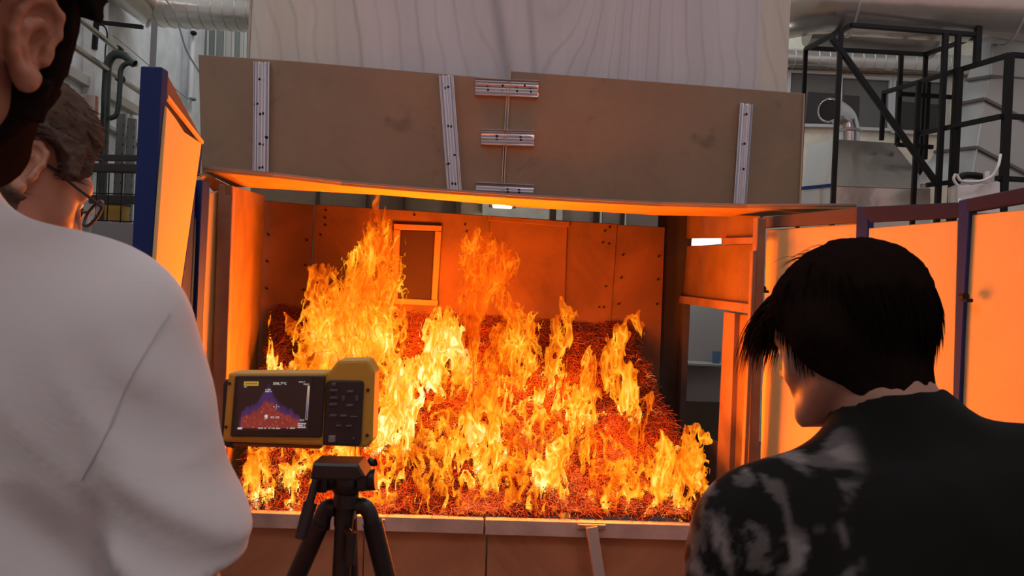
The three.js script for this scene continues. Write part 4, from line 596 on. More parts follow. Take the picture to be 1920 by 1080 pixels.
  for (const [x, y, z] of [[430.5, 719, 0], [424, 800.5, 0], [689, 732, -0.004], [687.5, 817, -0.004]]) { const p = P(x, y, z); part('screw', new THREE.CylinderGeometry(0.0022, 0.0022, 0.003, 10).rotateX(Math.PI / 2).translate(p.x, p.y, p.z), M.dark, t); }

  // tripod
  const tr = thing('tripod', 'black photo tripod with a pan handle carrying the thermal camera', 'tripod', V(P(645, 900).x, 0, -1.09)); M.tri = mat('tripod_black', lin(0.014, 0.011, 0.012), 0.45); const T = (x, y, k = 0) => at(x, y, 1.085).add(V(0, 0, k)), rb = (x0, y0, x1, y1, dep, rr = 0.004, k = 0) => { const a = T(x0, y0), b = T(x1, y1); return new RoundedBoxGeometry(b.x - a.x, a.y - b.y, dep, 2, rr).translate((a.x + b.x) / 2, (a.y + b.y) / 2, a.z + k); };
  part('quick_plate', slab([T(616, 843, 0.035), T(694, 845, 0.035), T(706, 866, 0.035), T(692, 874, 0.035), T(610, 871, 0.035)], 0.05), M.tri, tr); part('plate_lever', tube([T(690, 862), T(700, 868), T(706, 866)], 0.005, 10), M.tri, tr);
  part('head_cheek', rb(601, 862, 620, 918, 0.045), M.tri, tr); part('head_cheek', rb(674, 866, 690, 916, 0.04), M.tri, tr); part('tilt_axle', rod(T(612, 902), T(704, 900), 0.0125, 20), M.tri, tr); part('pan_head', ball(T(650, 905), 0.02, 1.05, 1.1, 1, 24), M.tri, tr); part('axle_knob', rod(T(682, 900), T(705, 899), 0.0145, 20), M.tri, tr);
  part('pan_base', rod(T(648, 948), T(650, 924), 0.0185, 24, 0.0165), M.tri, tr); part('collar', rod(T(644, 985), T(647, 946), 0.013, 20, 0.0145), M.tri, tr); part('centre_column', rod(V(T(637, 1080).x, 0.45, -1.09), T(645, 982), 0.0125, 20), M.tri, tr);
  part('pan_handle', tube([T(604, 876, 0.02), T(600, 900, 0.03), T(594, 930, 0.04), T(588, 960, 0.05)], 0.0055, 20), M.tri, tr); part('handle_grip', rod(T(598, 926, 0.045), T(584, 985, 0.06), 0.009, 16, 0.007), M.tri, tr);
  part('shoulder', join([tube([T(668, 950), T(680, 948), T(693, 962), T(698, 985)], 0.011, 20, 12), tube([T(628, 952), T(616, 952), T(606, 966), T(602, 990)], 0.012, 20, 12)]), M.tri, tr);
  const leg = (a, ex, ez) => { const L = part('leg', rod(a, a.clone().lerp(V(ex, 0.62, lerp(a.z, ez, 0.45)), 1), 0.0135, 16, 0.0135), M.tri, tr), b = V(ex, 0.62, lerp(a.z, ez, 0.45)), d = b.clone().sub(a).normalize(), f = b.clone().addScaledVector(d, (b.y - 0.02) / -d.y); part('leg_section', rod(b.clone().addScaledVector(d, -0.05), f, 0.01, 14), M.tri, L); part('leg_clamp', ball(b, 0.018, 1, 1.2, 1), M.tri, L); part('rubber_foot', ball(f, 0.016), M.dark, L); };
  leg(T(601, 978), T(601, 978).x - 0.2, -1.25); leg(T(698, 978), T(698, 978).x + 0.13, -1.25); leg(T(646, 975, -0.02), T(646, 975).x + 0.0, -1.5);
  part('crank', join([rod(T(655, 990, 0.015), T(668, 996, 0.03), 0.006, 10), rod(T(668, 985, 0.03), T(664, 1045, 0.03), 0.0065, 10)]), M.tri, tr);
}
// ---------------------------------------------------------------- people: one continuous skin each, grown from joints; clothing, hair and glasses are its children
const cap = (a, b, ra, rb = ra) => ({ a, b, ra, rb });
function dCap(p, c) { const ax = c.b.x - c.a.x, ay = c.b.y - c.a.y, az = c.b.z - c.a.z, px = p.x - c.a.x, py = p.y - c.a.y, pz = p.z - c.a.z, q = ax * ax + ay * ay + az * az, t = q > 1e-12 ? clamp((px * ax + py * ay + pz * az) / q, 0, 1) : 0; return Math.hypot(px - ax * t, py - ay * t, pz - az * t) - lerp(c.ra, c.rb, t); }
const smin = (a, b, k) => { const h = Math.max(k - Math.abs(a - b), 0) / k; return Math.min(a, b) - h * h * k * 0.25; };
const smax = (a, b, k) => -smin(-a, -b, k);
const capsOf = (list, k) => (p) => { let d = 1; for (const c of list) d = smin(d, dCap(p, c), k); return d; };
function skinOf(fn, lo, hi, h, keep) { // surface of fn < 0 inside the box
  const nx = Math.ceil((hi.x - lo.x) / h) + 1, ny = Math.ceil((hi.y - lo.y) / h) + 1, nz = Math.ceil((hi.z - lo.z) / h) + 1, f = new Float32Array(nx * ny * nz), p = V(0, 0, 0);
  for (let k = 0; k < nz; k++) for (let j = 0; j < ny; j++) for (let i = 0; i < nx; i++) { p.set(lo.x + i * h, lo.y + j * h, lo.z + k * h); f[(k * ny + j) * nx + i] = (!i || !j || !k || i === nx - 1 || j === ny - 1 || k === nz - 1) ? -1 : -fn(p); }
  const g = nets(f, nx, ny, nz, lo.x, lo.y, lo.z, h, h, h), pos = g.attributes.position, n = new Float32Array(pos.count * 3), uv = new Float32Array(pos.count * 2), e = h * 0.7, q = V(0, 0, 0);
  for (let i = 0; i < pos.count; i++) { p.fromBufferAttribute(pos, i); const d = (x, y, z) => fn(q.set(p.x + x, p.y + y, p.z + z)); const v = V(d(e, 0, 0) - d(-e, 0, 0), d(0, e, 0) - d(0, -e, 0), d(0, 0, e) - d(0, 0, -e)).normalize(); n.set([v.x, v.y, v.z], i * 3); uv.set([p.x + p.z * 0.5, p.y], i * 2); }
  g.setAttribute('normal', new THREE.BufferAttribute(n, 3)); g.setAttribute('uv', new THREE.BufferAttribute(uv, 2)); return g;
}
// a head: local axes x right, y up, z out of the face
function headSpace(c, yaw, pitch, roll, s = 1) { const m = new THREE.Matrix4().makeRotationFromEuler(new THREE.Euler(pitch, yaw, roll, 'YXZ')).scale(V(s, s, s)).setPosition(c); return { m, inv: m.clone().invert(), out: (x, y, z) => V(x, y, z).applyMatrix4(m) }; }
const EAR_RIM = [[0.010, 0.0, 0.004], [0.015, 0.012, 0.004], [0.012, 0.027, 0.0046], [0.0, 0.035, 0.005], [-0.013, 0.031, 0.0052], [-0.021, 0.018, 0.005], [-0.022, 0.002, 0.0048], [-0.017, -0.012, 0.0045], [-0.009, -0.023, 0.0045], [0.0, -0.031, 0.006], [0.006, -0.025, 0.005]];
function headField(opt = {}) {
  const caps = [cap(V(0, -0.045, 0.088), V(0, -0.048, 0.088), 0.012), cap(V(-0.036, 0.016, 0.078), V(0.036, 0.016, 0.078), 0.016), cap(V(-0.045, -0.03, 0.06), V(-0.03, -0.04, 0.075), 0.018), cap(V(0.045, -0.03, 0.06), V(0.03, -0.04, 0.075), 0.018), cap(V(-0.018, -0.068, 0.085), V(0.018, -0.068, 0.085), 0.0085), cap(V(-0.012, -0.1, 0.075), V(0.012, -0.1, 0.075), 0.022), cap(V(-0.052, -0.065, 0.005), V(-0.02, -0.098, 0.065), 0.022), cap(V(0.052, -0.065, 0.005), V(0.02, -0.098, 0.065), 0.022)];
  const nose = [cap(V(0, 0.01, 0.092), V(0, -0.03, 0.112), 0.008, 0.012), cap(V(-0.012, -0.035, 0.1), V(0.012, -0.035, 0.1), 0.009)];
  const el = (p, cx, cy, cz, rx, ry, rz) => { const x = (p.x - cx) / rx, y = (p.y - cy) / ry, z = (p.z - cz) / rz, k = Math.hypot(x, y, z); return (k - 1) * Math.min(rx, ry, rz) * (0.6 + 0.4 * Math.min(1, k)); };
  const ear = (p, sgn) => { // ear frame: a forward, b up, c outward, flared
    const dx = (p.x * sgn - 0.0755), dy = p.y + 0.008, dz = p.z + 0.012; if (Math.abs(dx) > 0.05 || Math.abs(dy) > 0.06 || Math.abs(dz) > 0.06) return 1;
    const fl = opt.flare ?? 0.5, ca = Math.cos(fl), sa = Math.sin(fl), a = dz * ca + dx * sa - 0.004, c = dx * ca - dz * sa - 0.004, q = V(a, dy, c); let d = el(q, -0.003, 0.004, 0, 0.019, 0.034, 0.0055);
    d = Math.max(d, -el(q, 0.0025, -0.001, 0.008, 0.0105, 0.015, 0.0085)); d = Math.max(d, -el(q, -0.003, 0.021, 0.007, 0.010, 0.009, 0.0052));
    for (let i = 0; i < EAR_RIM.length - 1; i++) { const u = EAR_RIM[i], v = EAR_RIM[i + 1]; d = smin(d, dCap(q, cap(V(u[0], u[1], 0.005), V(v[0], v[1], 0.005), u[2] * 0.9, v[2] * 0.9)), 0.003); }
    for (const [u, v] of [[[-0.002, 0.017], [-0.012, 0.008]], [[-0.012, 0.008], [-0.012, -0.006]], [[-0.012, -0.006], [-0.003, -0.018]]]) d = smin(d, dCap(q, cap(V(u[0], u[1], 0.004), V(v[0], v[1], 0.004), 0.0034)), 0.004);
    d = smin(d, dCap(q, cap(V(0.0115, -0.004, 0.005), V(0.010, -0.011, 0.005), 0.0045)), 0.004); d = smin(d, dCap(q, cap(V(-0.001, -0.026, 0.003), V(0.002, -0.03, 0.003), 0.0085)), 0.005); return d; };
  return (p) => {
    let d = smin(el(p, 0, 0.03, -0.012, 0.076, 0.088, 0.098), el(p, 0, -0.035, 0.03, 0.064, 0.085, 0.062), 0.04); for (const c of caps) d = smin(d, dCap(p, c), 0.02); for (const c of nose) d = smin(d, dCap(p, c), 0.012);
    for (const s of [-1, 1]) d = Math.max(d, -(Math.hypot(p.x - 0.032 * s, p.y + 0.003, p.z - 0.103) - 0.017)); d = Math.max(d, -dCap(p, cap(V(-0.022, -0.069, 0.0955), V(0.022, -0.069, 0.0955), 0.0022)));
    d = smin(d, dCap(p, cap(V(0, -0.03, -0.03), V(0, -0.13, -0.045), 0.058, 0.058)), 0.03);
    if (opt.noEar) return d; d = smin(d, ear(p, 1), 0.007); d = smin(d, ear(p, -1), 0.007); return d; };
}
const hairMat = (n, c) => { const m = new THREE.MeshLambertMaterial({ color: c }); m.name = n; return m; };
const skinMat = (c) => { const m = new THREE.MeshPhysicalMaterial({ color: c, roughness: 0.55, bumpMap: tFine, bumpScale: 0.0004 }); m.name = 'skin'; return m; };
function handCaps(w, dirn, side, len = 0.18) { // palm, five bent fingers and a thumb leaving the side of the palm
  const f = dirn.clone().normalize(), s = V(0, 0, 0).crossVectors(f, V(0, 0, 1)).normalize().multiplyScalar(side), n = V(0, 0, 0).crossVectors(s, f).normalize(), P = (a, b, c) => w.clone().addScaledVector(f, a * len).addScaledVector(s, b * len).addScaledVector(n, c * len), out = [cap(P(0.05, 0.05, 0), P(0.45, 0.15, 0.02), 0.019, 0.016), cap(P(0.05, -0.05, 0), P(0.45, -0.15, 0.02), 0.019, 0.016), cap(P(0.05, 0, 0), P(0.45, 0, 0.02), 0.02, 0.018)];
  [[0.19, 0.36], [0.065, 0.42], [-0.06, 0.4], [-0.18, 0.3]].forEach(([b, L]) => { out.push(cap(P(0.45, b, 0.02), P(0.45 + L * 0.48, b * 1.1, 0.06), 0.0088, 0.0082), cap(P(0.45 + L * 0.48, b * 1.1, 0.06), P(0.45 + L * 0.78, b * 1.1, 0.15), 0.0082, 0.0078), cap(P(0.45 + L * 0.78, b * 1.1, 0.15), P(0.45 + L, b * 1.1, 0.25), 0.0078, 0.007)); });
  out.push(cap(P(0.1, 0.12, 0), P(0.3, 0.3, 0.08), 0.013, 0.0105), cap(P(0.3, 0.3, 0.08), P(0.47, 0.34, 0.14), 0.0105, 0.009)); return out;
}
function strands(n, rand, root, flow, len, r0 = 0.0006, seg = 5) { // thin tapered three-sided hairs
  const pos = [], nor = [], idx = []; let base = 0;
  for (let i = 0; i < n; i++) {
    const s = root(rand); if (!s) continue; let p = s.p.clone(), d = s.d.clone(); const L = len * (0.55 + 0.7 * rand()), st = L / seg, k = r0 * (0.7 + 0.7 * rand());
    const side = V(rand() - 0.5, rand() - 0.5, rand() - 0.5);
    for (let j = 0; j <= seg; j++) { const a = side.clone().addScaledVector(d, -side.dot(d)).normalize(), b = V(0, 0, 0).crossVectors(d, a), r = k * (1 - Math.pow(j / seg, 2)) + 0.00006; for (let q = 0; q < 3; q++) { const an = q * 2.094, v = a.clone().multiplyScalar(Math.cos(an)).addScaledVector(b, Math.sin(an)); pos.push(p.x + v.x * r, p.y + v.y * r, p.z + v.z * r); nor.push(v.x, v.y, v.z); } p = p.addScaledVector(d, st); d = flow(p, d, s, j / seg); }
    for (let j = 0; j < seg; j++) for (let q = 0; q < 3; q++) { const a = base + j * 3 + q, b = base + j * 3 + (q + 1) % 3; idx.push(a, b, b + 3, a, b + 3, a + 3); } base += (seg + 1) * 3;
  }
  const g = new THREE.BufferGeometry(); g.setAttribute('position', new THREE.Float32BufferAttribute(pos, 3)); g.setAttribute('normal', new THREE.Float32BufferAttribute(nor, 3)); g.setAttribute('uv', new THREE.Float32BufferAttribute(new Float32Array(pos.length / 3 * 2), 2)); g.setIndex(idx); return g;
}
const boundsOf = (list, m) => { const lo = V(9, 9, 9), hi = V(-9, -9, -9); for (const c of list) for (const [p, r] of [[c.a, c.ra], [c.b, c.rb]]) { lo.min(V(p.x - r - m, p.y - r - m, p.z - r - m)); hi.max(V(p.x + r + m, p.y + r + m, p.z + r + m)); } return [lo, hi]; };

function person(o) {
  // o.j joints: neck, shR, shL, elR, elL, wrR, wrL, chest, belly, hips, knee/foot; all world
  const j = o.j, t = thing('person', o.label, 'person', V(j.hips.x, 0, j.hips.z)), H = headSpace(o.head.c, o.head.yaw, o.head.pitch, o.head.roll || 0, o.head.s || 1), hf = headField(o.head), tmp = V(0, 0, 0), head = (p) => hf(tmp.copy(p).applyMatrix4(H.inv)), hn = headField({ ...o.head, noEar: true }), skull = (p) => hn(tmp.copy(p).applyMatrix4(H.inv));
  const across = V(0, 0, 0).subVectors(j.shR, j.shL).setY(0).normalize(), w = (p, k) => p.clone().addScaledVector(across, k);
  const torso = [cap(w(j.chest, -0.085), w(j.chest, 0.085), 0.115), cap(w(j.belly, -0.075), w(j.belly, 0.075), o.bellyR || 0.11), cap(w(j.hips, -0.075), w(j.hips, 0.075), 0.115), cap(j.shL.clone().lerp(j.shR, 0.14), j.shL.clone().lerp(j.shR, 0.86), 0.066), cap(j.neck, j.shR.clone().lerp(j.neck, 0.12), 0.058, 0.056), cap(j.neck, j.shL.clone().lerp(j.neck, 0.12), 0.058, 0.056), cap(w(j.chest, -0.1).lerp(j.shL, 0.6), w(j.chest, 0.1).lerp(j.shR, 0.6), 0.085)];
  const arms = [cap(j.shR, j.elR, 0.058, 0.042), cap(j.shL, j.elL, 0.058, 0.042)], fore = [cap(j.elR, j.wrR, 0.041, 0.027), cap(j.elL, j.wrL, 0.041, 0.027)];
  const neck = [cap(j.neck.clone().add(V(0, -0.02, 0)), H.out(0, -0.1, -0.04), 0.06, 0.056)];
  const legs = []; for (const s of [-1, 1]) { const hip = w(j.hips, 0.09 * s).add(V(0, -0.04, 0)), kn = w(j.hips, 0.1 * s).setY(0.5).add(V(0, 0, o.knee || -0.02)), an = w(j.hips, 0.11 * s).setY(0.09).add(V(0, 0, 0.02)); legs.push(cap(hip, kn, 0.085, 0.057), cap(kn, an, 0.055, 0.038)); }
  const all = [...torso, ...arms, ...fore, ...neck, ...legs], bodyF = capsOf(all, 0.045), [lo, hi] = boundsOf(all, 0.05);
  const split = o.head.c.clone().sub(H.out(0, 1, 0)).multiplyScalar(-1), cutP = H.out(0, -0.118, -0.03);
  const full = (p) => smin(bodyF(p), head(p), 0.012);
  // coarse body below the neck cut, fine head above it, fine hands: one geometry
  const above = (p) => (p.x - cutP.x) * split.x + (p.y - cutP.y) * split.y + (p.z - cutP.z) * split.z;
  const gBody = skinOf((p) => Math.max(bodyF(p), above(p) - 0.012), lo, hi, 0.012), hl = H.out(0, 0, 0).addScalar(-0.17), hh = H.out(0, 0, 0).addScalar(0.17), gHead = skinOf((p) => Math.max(full(p), -above(p)), hl, hh, o.head.h || 0.0036);
  const hands = []; for (const [a, b, s] of [[j.elR, j.wrR, -1], [j.elL, j.wrL, 1]]) { const hc = handCaps(b, b.clone().sub(a), s), [l2, h2] = boundsOf(hc, 0.01); hands.push(skinOf(capsOf(hc, 0.008), l2, h2, 0.004)); }
  const body = part('body', join([gBody, gHead, ...hands]), o.skin, t); // continuous skin
  for (const s of [-1, 1]) part('eye', ball(H.out(0.032 * s, -0.003, 0.083), 0.0115, 1, 1, 1, 14), M.eye || (M.eye = mat('eye_white', lin(0.6, 0.58, 0.55), 0.2)), t);
  for (const s of [-1, 1]) part('iris', ball(H.out(0.032 * s, -0.003, 0.0905), 0.0055, 1, 1, 1, 10), M.iris || (M.iris = mat('brown_iris', lin(0.03, 0.015, 0.008), 0.15)), t);
  // shirt
  const ux = (a, b) => b.clone().sub(a).normalize(), aR = ux(j.shR, j.elR), aL = ux(j.shL, j.elL), sl = o.sleeve;
  const nd = H.out(0, -0.06, -0.03).sub(j.neck).normalize(); const shirtCaps = [...torso, cap(j.neck, j.neck.clone().addScaledVector(nd, o.neckUp ?? 0.06), 0.06, 0.057), ...arms.map((c) => cap(c.a, c.b, c.ra + 0.004, c.rb + (o.cuff || 0.012)))], sF = capsOf(shirtCaps, 0.045);
  const cutArm = (p, s, a) => (p.x - s.x) * a.x + (p.y - s.y) * a.y + (p.z - s.z) * a.z - sl;
  const nearArm = (p, s, e) => dCap(p, cap(s, e, 0, 0)) - 0.11;
  const collarHole = cap(j.neck.clone().addScaledVector(nd, (o.collar ?? 0.03) + 0.055), j.neck.clone().addScaledVector(nd, 0.28), 0.066, 0.13);
  const shirtF = (p) => {
    let d = sF(p) - 0.011 - (o.folds ? o.folds(p) : 0.004 * noise(p.x * 9, p.y * 14, p.z * 9)); const hem = j.hips.y - 0.09 - p.y; d = Math.max(d, hem);
    d = smax(d, Math.max(Math.min(cutArm(p, j.shR, aR), -nearArm(p, j.shR.clone().addScaledVector(aR, sl * 0.6), j.shR.clone().addScaledVector(aR, 0.6))), Math.min(cutArm(p, j.shL, aL), -nearArm(p, j.shL.clone().addScaledVector(aL, sl * 0.6), j.shL.clone().addScaledVector(aL, 0.6)))), 0.006);
    return smax(d, -dCap(p, collarHole), 0.008); };
  const [sl0, sh0] = boundsOf(shirtCaps, 0.06), gS = skinOf(shirtF, sl0, sh0, o.res || 0.008);
  if (o.paint) { const p = gS.attributes.position, c = new Float32Array(p.count * 3); for (let i = 0; i < p.count; i++) c.set(o.paint(p.getX(i), p.getY(i), p.getZ(i)), i * 3); gS.setAttribute('color', new THREE.BufferAttribute(c, 3)); }
  const shirt = part('shirt', gS, o.shirt, t, o.shirtLabel);
  // trousers and shoes
  const tc = [cap(w(j.hips, -0.075), w(j.hips, 0.075), 0.12), ...legs.map((c) => cap(c.a, c.b, c.ra + 0.012, c.rb + 0.018))], [l3, h3] = boundsOf(tc, 0.02), tf = capsOf(tc, 0.05); part('trousers', skinOf((p) => Math.max(tf(p), p.y - j.hips.y - 0.06), l3, h3, 0.014), M.denim || (M.denim = mat('dark_trousers', lin(0.02, 0.022, 0.03), 0.85)), t);
  for (const s of [-1, 1]) { const a = w(j.hips, 0.11 * s).setY(0.05), sc = [cap(a.clone().add(V(0, 0, 0.04)), a.clone().add(V(0.01 * s, -0.005, -0.15)), 0.045, 0.04)], [l4, h4] = boundsOf(sc, 0.01), fn = capsOf(sc, 0.02); part('shoe', skinOf((p) => Math.max(fn(p), 0.004 - p.y), l4, h4, 0.008), M.dark, t); }
  return { t, H, body, shirt, shirtF, head, skull, full };
}
// root sampler on a shell around the head: keep(local point) decides where hair grows
function scalp(P, rx, ry, rz, cy, cz, keep) { return (r) => { for (let k = 0; k < 30; k++) { const z = r() * 2 - 1, a = r() * 6.2832, q = Math.sqrt(1 - z * z), n = V(q * Math.cos(a), z, q * Math.sin(a)), l = V(n.x * rx, n.y * ry + cy, n.z * rz + cz); if (!keep(l)) continue; return { p: P.H.out(l.x, l.y, l.z), l, n, d: null }; } return null; }; }
const localDir = (H, x, y, z) => V(x, y, z).transformDirection(H.m);
function hairCap(P, field, h = 0.004) { const c = P.H.out(0, 0, 0), q = V(0, 0, 0); return skinOf((p) => field(q.copy(p).applyMatrix4(P.H.inv), (P.skullHair ? P.skull : P.head)(p)), c.clone().addScalar(-0.19), c.clone().addScalar(0.19), h); }

// the bearded man in the white shirt, left
M.skinA = skinMat(lin(0.42, 0.17, 0.10)); M.skinB = skinMat(lin(0.4, 0.2, 0.13)); M.skinC = skinMat(lin(0.3, 0.16, 0.11));
M.hairBlack = hairMat('black_hair', lin(0.012, 0.009, 0.009)); M.hairGrey = hairMat('greying_brown_hair', lin(0.085, 0.06, 0.048)); M.hairGreyLight = hairMat('grey_hair', lin(0.2, 0.165, 0.14)); M.hairDark = hairMat('dark_brown_hair', lin(0.010, 0.006, 0.005)); M.beard = hairMat('dark_beard', lin(0.014, 0.009, 0.007));
{
  const J = { neck: V(-0.525, 1.462, -0.65), shR: V(-0.343, 1.388, -0.665), shL: V(-0.72, 1.40, -0.72), elR: V(-0.252, 1.10, -0.665), elL: V(-0.80, 1.13, -0.76), wrR: V(-0.24, 0.87, -0.72), wrL: V(-0.78, 0.9, -0.8), chest: V(-0.53, 1.285, -0.69), belly: V(-0.53, 1.09, -0.72), hips: V(-0.54, 0.95, -0.7) };
  M.white_shirt = mat('white_cotton', lin(0.56, 0.55, 0.56), 0.9, 0, { bumpMap: tFine, bumpScale: 0.0003 });
  // creases run from the armpit across the sleeve and down the back
  const fold = (p) => { const x = p.x, y = p.y, arm = smoothstep(x, -0.315, -0.27), u = (x + 0.31) * 0.62 + (y - 1.27) * 0.8, v = (x + 0.37) * 0.75 + (y - 1.25) * 0.65; let s = 0.003 * noise(x * 8, y * 8, p.z * 8);
    s += 0.006 * Math.max(0, 1 - 3.5 * Math.abs(noise(v * 13 + 2, (x - y) * 3.2, 3))) * smoothstep(1.42 - y, 0, 0.1); s += arm * 0.0095 * (Math.exp(-Math.pow((u - 0.045 + 0.02 * noise(x * 6, y * 6, 1)) / 0.016, 2)) + 0.8 * Math.exp(-Math.pow((u + 0.012) / 0.013, 2)) + 0.5 * Math.exp(-Math.pow((u - 0.1) / 0.02, 2)));
    s += (1 - arm) * 0.03 * smoothstep(1.36 - y, 0, 0.12) * (Math.exp(-Math.pow((v - 0.0) / 0.018, 2)) + 0.8 * Math.exp(-Math.pow((v + 0.055 + 0.01 * noise(x * 7, y * 7, 2)) / 0.016, 2)) - 0.5 * Math.exp(-Math.pow((v + 0.028) / 0.014, 2)));
    s -= 0.013 * Math.exp(-(Math.pow((x + 0.306 - (1.3 - y) * 0.1) / 0.011, 2))) * smoothstep(1.30 - y, 0, 0.06); return s; };
  const P = person({ j: J, label: 'bearded dark-haired man in a white t-shirt at the left picture edge, seen from behind', skin: M.skinA, shirt: M.white_shirt, sleeve: 0.205, cuff: 0.012, folds: fold, res: 0.0065, collar: 0.035, head: { c: V(-0.462, 1.65, -0.632), yaw: Math.PI + 0.06, pitch: -0.02, roll: 0.22, flare: 0.42, h: 0.0026 } });
  // head yaw: the face looks away from the camera and to the right
  const near = (l, d) => d; // hair: swept short sides, longer top
  const hairF = (l, d) => { const line = l.z < -0.03 - 0.25 * Math.max(0, 0.03 - l.y) ? -0.075 : 0.028 + 0.25 * Math.max(0, l.z - 0.03); let k = d - 0.012 - 0.018 * smoothstep(l.y, 0.04, 0.1); k = Math.max(k, line - l.y); k = Math.max(k, l.z - 0.075 + Math.max(0, 0.08 - l.y) * 0.3); const ax = Math.abs(l.x), earD = Math.hypot(l.y + 0.004, l.z + 0.012) - 0.043; if (ax > 0.055) k = Math.max(k, -earD + 0.004); return k + 0.001 * noise(l.x * 160, l.y * 60, l.z * 160); };
  const hair = part('hair', hairCap(P, hairF, 0.004), M.hairBlack, P.t);
  const beardF = (l, d) => { const ax = Math.abs(l.x), side = Math.max(Math.abs(l.z - 0.032) - 0.026, l.y - 0.06, -0.1 - l.y, 0.03 - ax), jaw = Math.max(l.y + 0.05 - 0.25 * Math.max(0, l.z - 0.03) * 0, -0.15 - l.y, 0.012 - l.z - 0.02, l.z < 0.04 ? -1 : -1), chin = Math.max(l.y + 0.032, -l.z - 0.004, -0.152 - l.y); return Math.max(d - 0.006 - 0.004 * smoothstep(-l.y, 0.04, 0.1), Math.min(side, chin)) + 0.0008 * noise(l.x * 190, l.y * 90, l.z * 190); };
  const beard = part('beard', hairCap(P, beardF, 0.0032), M.beard, P.t);
  const r = rng(41); const bs = strands(1500, r, (q) => { for (let k = 0; k < 40; k++) { const l = V((q() < 0.5 ? 1 : 1) * (0.03 + 0.05 * q()), -0.14 + 0.18 * q(), -0.01 + 0.11 * q()), w = P.H.out(l.x, l.y, l.z), d = P.head(w); if (Math.abs(d) > 0.012 || beardF(l, d) > 0.004) continue; return { p: w, l, d: localDir(P.H, 0.12, -0.9, 0.15) }; } return null; }, (p, d) => d.clone().add(V(0, -0.12, 0)).normalize(), 0.012, 0.0004, 3); part('beard_hair', bs, M.beard, beard).userData.kind = 'stuff';
  const hs = strands(1600, r, (q) => { for (let k = 0; k < 40; k++) { const a = q() * 6.283, z = q() * 2 - 1, w2 = Math.sqrt(1 - z * z), l = V(w2 * Math.cos(a) * 0.086, z * 0.1 + 0.035, w2 * Math.sin(a) * 0.11 - 0.012), w = P.H.out(l.x, l.y, l.z), d = P.head(w); if (hairF(l, d) > 0.006) continue; return { p: w, l, d: localDir(P.H, l.x * 3, 0.2 + l.y, -0.5) }; } return null; }, (p, d) => d.clone().add(V(0, -0.18, 0)).normalize(), 0.03, 0.0006, 4); part('hair_strands', hs, M.hairBlack, hair).userData.kind = 'stuff';
  // sleeve seam, followed over the cloth
  const seam = [[318, 588], [300, 615], [282, 645], [262, 678], [243, 712], [228, 745], [214, 780], [206, 800], [180, 850], [152, 900]].map(([x, y]) => { const o = V(0, EYE, 0), d = dir(x, y); for (let k = 0.45; k < 1; k += 0.0008) { const p = o.clone().addScaledVector(d, k); if (P.shirtF(p) < 0.0006) return p; } return null; }).filter(Boolean);
  part('sleeve_seam', tube(seam, 0.0009, 60, 6), M.white_shirt, P.shirt);
}
